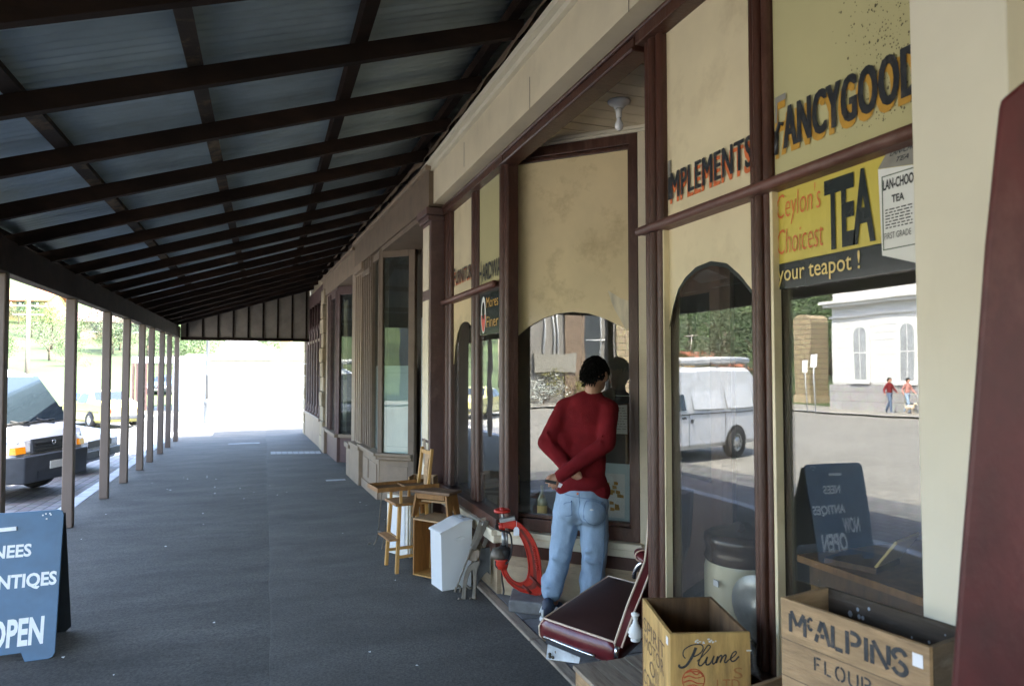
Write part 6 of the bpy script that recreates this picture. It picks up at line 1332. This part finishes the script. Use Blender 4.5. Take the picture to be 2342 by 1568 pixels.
# ---------------------------------------------------------------- beyond the verandah
t = thing("street_lamp", "tall grey lamp post standing on the sunlit pavement beyond the verandah", "street lamp", (-1.755, 23.94, -.05))
MB().lathe([(.10, 0), (.10, .05), (.085, .08), (.085, .62), (.095, .66), (.06, .72), (.055, .76)], n=16).build("pedestal", "steel_grey", t)
MB().lathe([(.052, .76), (.050, 1.5), (.065, 1.53), (.048, 1.57), (.042, 2.9), (.06, 2.93), (.035, 2.97), (.03, 3.3)], n=14).build("pole", "steel_grey", t)
MB().lathe([(.03, 3.3), (.09, 3.34), (.15, 3.70), (.02, 3.70)], n=6).build("lantern", "lamp_clear", t); MB().lathe([(.17, 3.70), (.02, 3.86), (.03, 3.9), (0, 3.94)], n=6).build("cap", "steel_grey", t)
def wl(u, v, d, z=None):
    p = at(u, v, d)
    if z is not None: p.z = z
    return p
t = thing("white_building", "long white building with a pale hipped roof and chimney across the side street", "building", wl(560, 940, 36, -.7))
def face(m, u0, u1, z0, z1, d, dep):
    a, b = wl(u0, 900, d, z0), wl(u1, 900, d, z0); e = FH * dep
    return m.hexa([a, b, b + e, a + e], [p + UZ * (z1 - z0) for p in (a, b, b + e, a + e)])
m = MB(); face(m, 411, 820, -.8, 2.14, 36, 8); face(m, 300, 411, 2.0, 2.35, 36.5, 6); face(m, 395, 411, -.8, 2.0, 36.6, 6); m.build("wall", "white_wall", t, True)
m = MB(); b0 = [wl(400, 900, 35.7, 2.15), wl(860, 900, 35.7, 2.15)]; b0 = [b0[0], b0[1], b0[1] + FH * 8.6, b0[0] + FH * 8.6]; r0, r1 = wl(428, 900, 40, 2.55), wl(830, 900, 40, 2.55)
m.add(b0 + [r0, r1], [(0, 1, 5, 4), (1, 2, 5), (2, 3, 4, 5), (3, 0, 4), (3, 2, 1, 0)])
b1 = [wl(476, 900, 35.5, 2.17), wl(612, 900, 35.5, 2.17)]; b1 = [b1[0], b1[1], b1[1] + FH * 5, b1[0] + FH * 5]; r0, r1 = wl(522, 900, 38, 3.45), wl(566, 900, 38, 3.45)
m.add(b1 + [r0, r1], [(0, 1, 5, 4), (1, 2, 5), (2, 3, 4, 5), (3, 0, 4), (3, 2, 1, 0)]); rf = m.build("roof", "pale_roof", t, True)
m = MB(); face(m, 640, 661, 2.2, 3.7, 38, .6); face(m, 637, 664, 3.7, 3.85, 37.9, .75); m.build("chimney", "yellow_brick", rf, True)
for u in (301, 310, 330, 360): m = MB(); face(m, u, u + 4, -.8, 2.0, 36.4, .1); m.build("verandah_post", "plum", t, True)
t = thing("fence", "low white rail fence in front of the white building", "fence", wl(550, 943, 31, -.6))
for u in range(415, 760, 46): m = MB(); face(m, u, u + 3, -.6, .02, 31, .07); m.build("post", "white_wall", t, True)
m = MB(); face(m, 414, 750, -.06, .0, 30.9, .06); face(m, 414, 750, -.34, -.28, 30.9, .06); m.build("rail", "white_wall", t, True)
p = at(61, 860, 46); t = thing("power_pole", "slim timber power pole with two crossarms on the hillside", "power pole", (p.x, p.y, gh(p.x, p.y)))
MB().lathe([(.14, 0), (.10, 6.4)], n=10).build("pole", "pole_wood", t); m = MB(); m.bar((-1.1, 0, 5.9), (1.1, 0, 5.9), .09, .1).bar((-.9, 0, 5.3), (.9, 0, 5.3), .09, .1); m.build("crossarm", "pole_wood", t)
m = MB()
for x in (-1, -.5, .5, 1): m.lathe([(.03, 0), (.05, .04), (.02, .14)], (x, 0, 5.95), 8)
m.build("insulator", "plaster_white", t)
# gabled houses
def house(label, x, y, z, rz, L, W_, H, RH, wall, roof, extra=None):
    t = thing("house", label, "house", (x, y, z), rz)
    m = MB(); m.box(-L / 2, L / 2, -W_ / 2, W_ / 2, -1, H); m.prism([(L / 2 - .002, -W_ / 2, H + .001), (L / 2 - .002, W_ / 2, H + .001), (L / 2 - .002, 0, H + RH - .05)], (-L + .004, 0, 0)); m.build("wall", wall, t)
    m = MB()
    for s in (-1, 1):
        a = [(-L / 2 - .4, s * (W_ / 2 + .4), H - .4 * RH / (W_ / 2)), (L / 2 + .4, s * (W_ / 2 + .4), H - .4 * RH / (W_ / 2)), (L / 2 + .4, 0, H + RH), (-L / 2 - .4, 0, H + RH)]; m.prism(a, (0, 0, .12))
    rf = m.build("roof", roof, t)
    for i, x_ in enumerate((-L * .28, L * .1, L * .32)):
        w = MB().box(x_ - .5, x_ + .5, -W_ / 2 - .03, -W_ / 2 + .01, .9, 2.0).build("window", "car_glass", t); MB().box(x_ - .58, x_ + .58, -W_ / 2 - .05, -W_ / 2 - .001, .82, .9).build("sill", "white_wall", w)
    m = MB(); m.tube([(L * .2, 0, H + RH), (L * .2, 0, H + RH + 1.6)], .025, 6)
    for k in range(4): m.tube([(L * .2 - .1 - .25 * k + .4, -.5, H + RH + 1.5), (L * .2 - .1 - .25 * k + .4, .5, H + RH + 1.5)], .012, 5)
    m.tube([(L * .2 - .6, 0, H + RH + 1.5), (L * .2 + .4, 0, H + RH + 1.5)], .014, 5); m.build("aerial", "plaster_white", rf)
house("yellow brick house with an orange tiled roof below the hill", -33, 52, gh(-33, 52) - .3, R(-38), 8, 7.0, 2.2, 1.5, "yellow_brick", "orange_roof")
house("low brown cottage with a dark roof at the foot of the hill", -17.5, 96, gh(-17.5, 96) - .4, R(8), 7, 5, 2.2, 1.5, "brown_light", "plum")
house("pale cottage with an orange roof higher on the hillside", -31, 110, gh(-31, 110), R(-12), 8, 5, 2.3, 1.6, "yellow_brick", "orange_roof")
# white hall opposite (seen in the shop glass)
HX = -26.0
t = thing("white_hall", "white classical hall with arched windows and a cornice across the street", "building", (HX, 20, -.6))
m = MB(); m.box(HX - 9, HX, 12, 29.3, .9, 5.3); m.box(HX - 9, HX - .04, 12.05, 29.25, 5.32, 6.3)
for k in range(12): m.box(HX + .001, HX + .02, 12, 29.3, 1.0 + k * .36, 1.0 + k * .36 + .33) if k < 9 else None
m.build("wall", "white_wall", t, True)
MB().box(HX - 9, HX + .12, 11.9, 29.4, -.8, .88).build("plinth", "stone_plinth", t, True)
m = MB(); m.box(HX - 9, HX + .35, 11.6, 29.65, 5.05, 5.2); m.box(HX - 9, HX + .5, 11.5, 29.8, 5.21, 5.34); m.box(HX - 9, HX + .12, 11.9, 29.42, 4.45, 4.55); m.box(HX - 9, HX + .1, 11.95, 29.4, 6.2, 6.35); m.build("cornice", "white_moulding", t, True)
for y in (27.4, 24.6, 21.8, 19.0, 16.2):
    def ap(w, z0, zs, x): return [(x, y - w, z0), (x, y + w, z0)] + [(x, y + w * math.cos(a), zs + w * math.sin(a)) for a in [i * PI / 10 for i in range(11)]]
    w = MB().prism(ap(.62, 1.0, 3.5, HX + .022), (.07, 0, 0)).build("window", "white_moulding", t, True); MB().prism(ap(.40, 1.15, 3.5, HX + .093), (.004, 0, 0)).build("pane", "hall_pane", w, True); MB().box(HX + .094, HX + .2, y - .62, y + .62, .92, 1.03).build("sill", "white_moulding", w, True)
    MB().box(HX + .098, HX + .11, y - .4, y + .4, 2.5, 2.56).box(HX + .098, HX + .11, y - .02, y + .02, 1.15, 3.85).build("glazing_bar", "white_moulding", w, True)
# grey rendered building further down the far side
t = thing("grey_building", "grey rendered building with pipes, meter boxes and sandstone corner across the street", "building", (HX, -8, -.6))
MB().box(HX - 8, HX, -11.2, -1, -.8, 7.5).build("wall", "grey_render", t, True)
MB().box(HX - 8, HX + .10, -13.4, -11.22, -.8, 7.5).build("corner_stone", "quoin", t, True)
m = MB()
for y in (-7.0, -7.5, -7.7, -10.2): m.tube([(HX + .07, y, 2.0), (HX + .07, y, 7.0)], .05, 8)
m.tube([(HX + .07, -10.6, -.5), (HX + .07, -10.6, 6.5)], .05, 8); m.tube([(HX + .07, -10.6, 3.2), (HX + .07, -9.4, 3.2)], .04, 8); m.build("pipe", "white_moulding", t, True)
for y, z, w, h_, c in ((-4.2, 2.3, .5, .45, "grille_black"), (-5.0, 2.3, .4, .45, "grille_black"), (-7.6, 1.5, 2.4, 1.0, "meter_grey")): MB().box(HX + .002, HX + .2, y - w / 2, y + w / 2, z, z + h_).build("meter_box", c, t, True)
MB().box(HX + .002, HX + .12, -9.3, -8.1, -.5, 6.5).build("shutter", "brown", t, True); MB().box(HX + .002, HX + .1, -10.1, -9.31, -.5, 6.5).build("door", "board_back", t, True)
m = MB(); m.lathe([(.42, 0), (.42, .08), (.34, .10), (.34, .05)], (HX + .1, -5.6, 1.2), 20, 'x'); m.build("round_sign", "board_back", t, True)
# stone pillar, sign posts
t = thing("stone_pillar", "tall sandstone pillar with a rounded top beside the trees across the street", "pillar", (-32, 37.2, gh(-32, 37)))
m = MB().box(-.75, .75, -.8, .8, 0, 5.6); m.prism([(.75, .8 * math.cos(a), 5.6 + .45 * math.sin(a)) for a in [i * PI / 8 for i in range(9)]], (-1.5, 0, 0)); m.build("shaft", "quoin", t); MB().box(-.85, .85, -.9, .9, 0, .5).build("base", "sandstone", t)
for i, (y, h_, lab) in enumerate(((27.6, 2.75, "white sign plate on a slim post across the street, the lower of two"), (27.0, 3.0, "white sign plate on a slim post across the street, the taller of two"))):
    t = thing("sign_post", lab, "sign", (-22.6, y, rd(y) - .05), 0, "sign posts across the street"); MB().lathe([(.03, 0), (.03, h_)], n=8).build("post", "galv", t); MB().box(.031, .04, -.2, .2, h_ - .62, h_).build("sign_plate", "tag_white", t)
# ---------------------------------------------------------------- trees
def crown_mesh(seed, n, size):
    rr = random.Random(seed); m = MB(); blobs = [(Vector((rr.gauss(0, .30), rr.gauss(0, .30), .62 + rr.gauss(0, .16))), rr.uniform(.18, .34)) for _ in range(11)]
    for i in range(n):
        c, r_ = rr.choice(blobs); d = Vector((rr.gauss(0, 1), rr.gauss(0, 1), rr.gauss(0, 1))).normalized() * r_ * rr.uniform(.55, 1.08) ** .6
        p = c + d; a = Vector((rr.gauss(0, 1), rr.gauss(0, 1), rr.gauss(0, .6))).normalized() * size * rr.uniform(.6, 1.4); b = a.cross(Vector((rr.gauss(0, 1), rr.gauss(0, 1), rr.gauss(0, 1)))).normalized() * size * rr.uniform(.4, .9)
        m.add([p - a, p - b * .6, p + a, p + b * .6], [(0, 1, 2, 3)])
    return m
CR = {}
def tree(x, y, h, w, kind, label, group=None, n=2600, name="tree"):
    t = thing(name, label, "tree", (x, y, gh(x, y) - .1), random.uniform(0, 6), group)
    key = (kind, n)
    if key not in CR: CR[key] = [None] * 3
    i = random.randrange(3)
    if CR[key][i] is None:
        c = crown_mesh(i + n + len(kind), n, .020 if n > 900 else .034).build("crown", kind, t); CR[key][i] = c.data
    else:
        c = bpy.data.objects.new("crown", CR[key][i]); COL.objects.link(c); c.parent = t
    c.scale = (w, w, h)
    m = MB(); m.tube([(0, 0, -.3), (.02 * h, 0, h * .25), (-.01 * h, .01 * h, h * .55)], [.035 * h, .026 * h, .012 * h], 8)
    for a in range(4): m.tube([(.015 * h, 0, h * (.25 + .05 * a)), (math.cos(a * 1.7) * w * .22, math.sin(a * 1.7) * w * .22, h * (.5 + .06 * a))], [.014 * h, .005 * h], 6)
    m.build("trunk", "bark", t)
rr = random.Random(21); kinds = ["leaf_green", "leaf_grey", "leaf_dark"]; names = {"leaf_green": "mid green spreading tree on the hillside", "leaf_grey": "grey green gum tree on the hillside", "leaf_dark": "dark green dense tree on the hillside"}
spots = []
for i in range(34): a = R(rr.uniform(-20, -8.5)); y = rr.uniform(62, 150); spots.append((math.tan(a) * y, y))
for i in range(9): a = R(rr.uniform(-9, 3)); y = rr.uniform(58, 82); spots.append((math.tan(a) * y, y))
for i in range(20): a = R(rr.uniform(30, 47)); L = rr.uniform(75, 125); spots.append((3.3 - math.sin(a) * L, math.cos(a) * L))
for x, y in spots:
    k = rr.choice(kinds); h = rr.uniform(5.5, 10) if x < -45 else rr.uniform(2.6, 5.0); tree(x, y, h, h * rr.uniform(.75, 1.15), k, names[k], "hillside trees")
for x, y, h, w, k in ((-34, 44, 8.5, 8, "leaf_dark"), (-38, 39.5, 9, 9, "leaf_green"), (-36, 33, 9.5, 9, "leaf_dark"), (-41, 27, 10, 11, "leaf_green"), (-42, 20, 10, 11, "leaf_dark"), (-33, 48, 6, 6, "leaf_grey")):
    tree(x, y, h, w, k, "tall tree growing behind the white hall", "trees behind the hall")
for i in range(16):
    a = R(rr.uniform(30, 42)); L = rr.uniform(62, 100); x, y = 3.3 - math.sin(a) * L, math.cos(a) * L
    tree(x, y, rr.uniform(1.4, 2.6), rr.uniform(3, 5), "leaf_yellow", "low yellow flowering bush on the grassy hill", "yellow bushes on the hill", 350, "bush")
for x, y, h, w in ((HX + 1.1, -5.0, 1.5, 2.2), (HX + 1.0, -6.6, 1.6, 2.4)): tree(x, y, h, w, "leaf_silver", "silvery shrub growing against the grey building", "silvery shrubs", 700, "shrub")
tree(HX + 1.0, -8.3, 1.9, 2.2, "leaf_yellow", "yellow green shrub growing against the grey building beside the silvery shrubs", None, 700, "shrub")
for x, y in ((-3.0, 31.6), (-1.2, 31.9), (1.6, 31.8), (-5.2, 32.2)): tree(x, y, .7, 1.3, "leaf_green", "low green clump growing along the white fence", "clumps along the fence", 350, "bush")
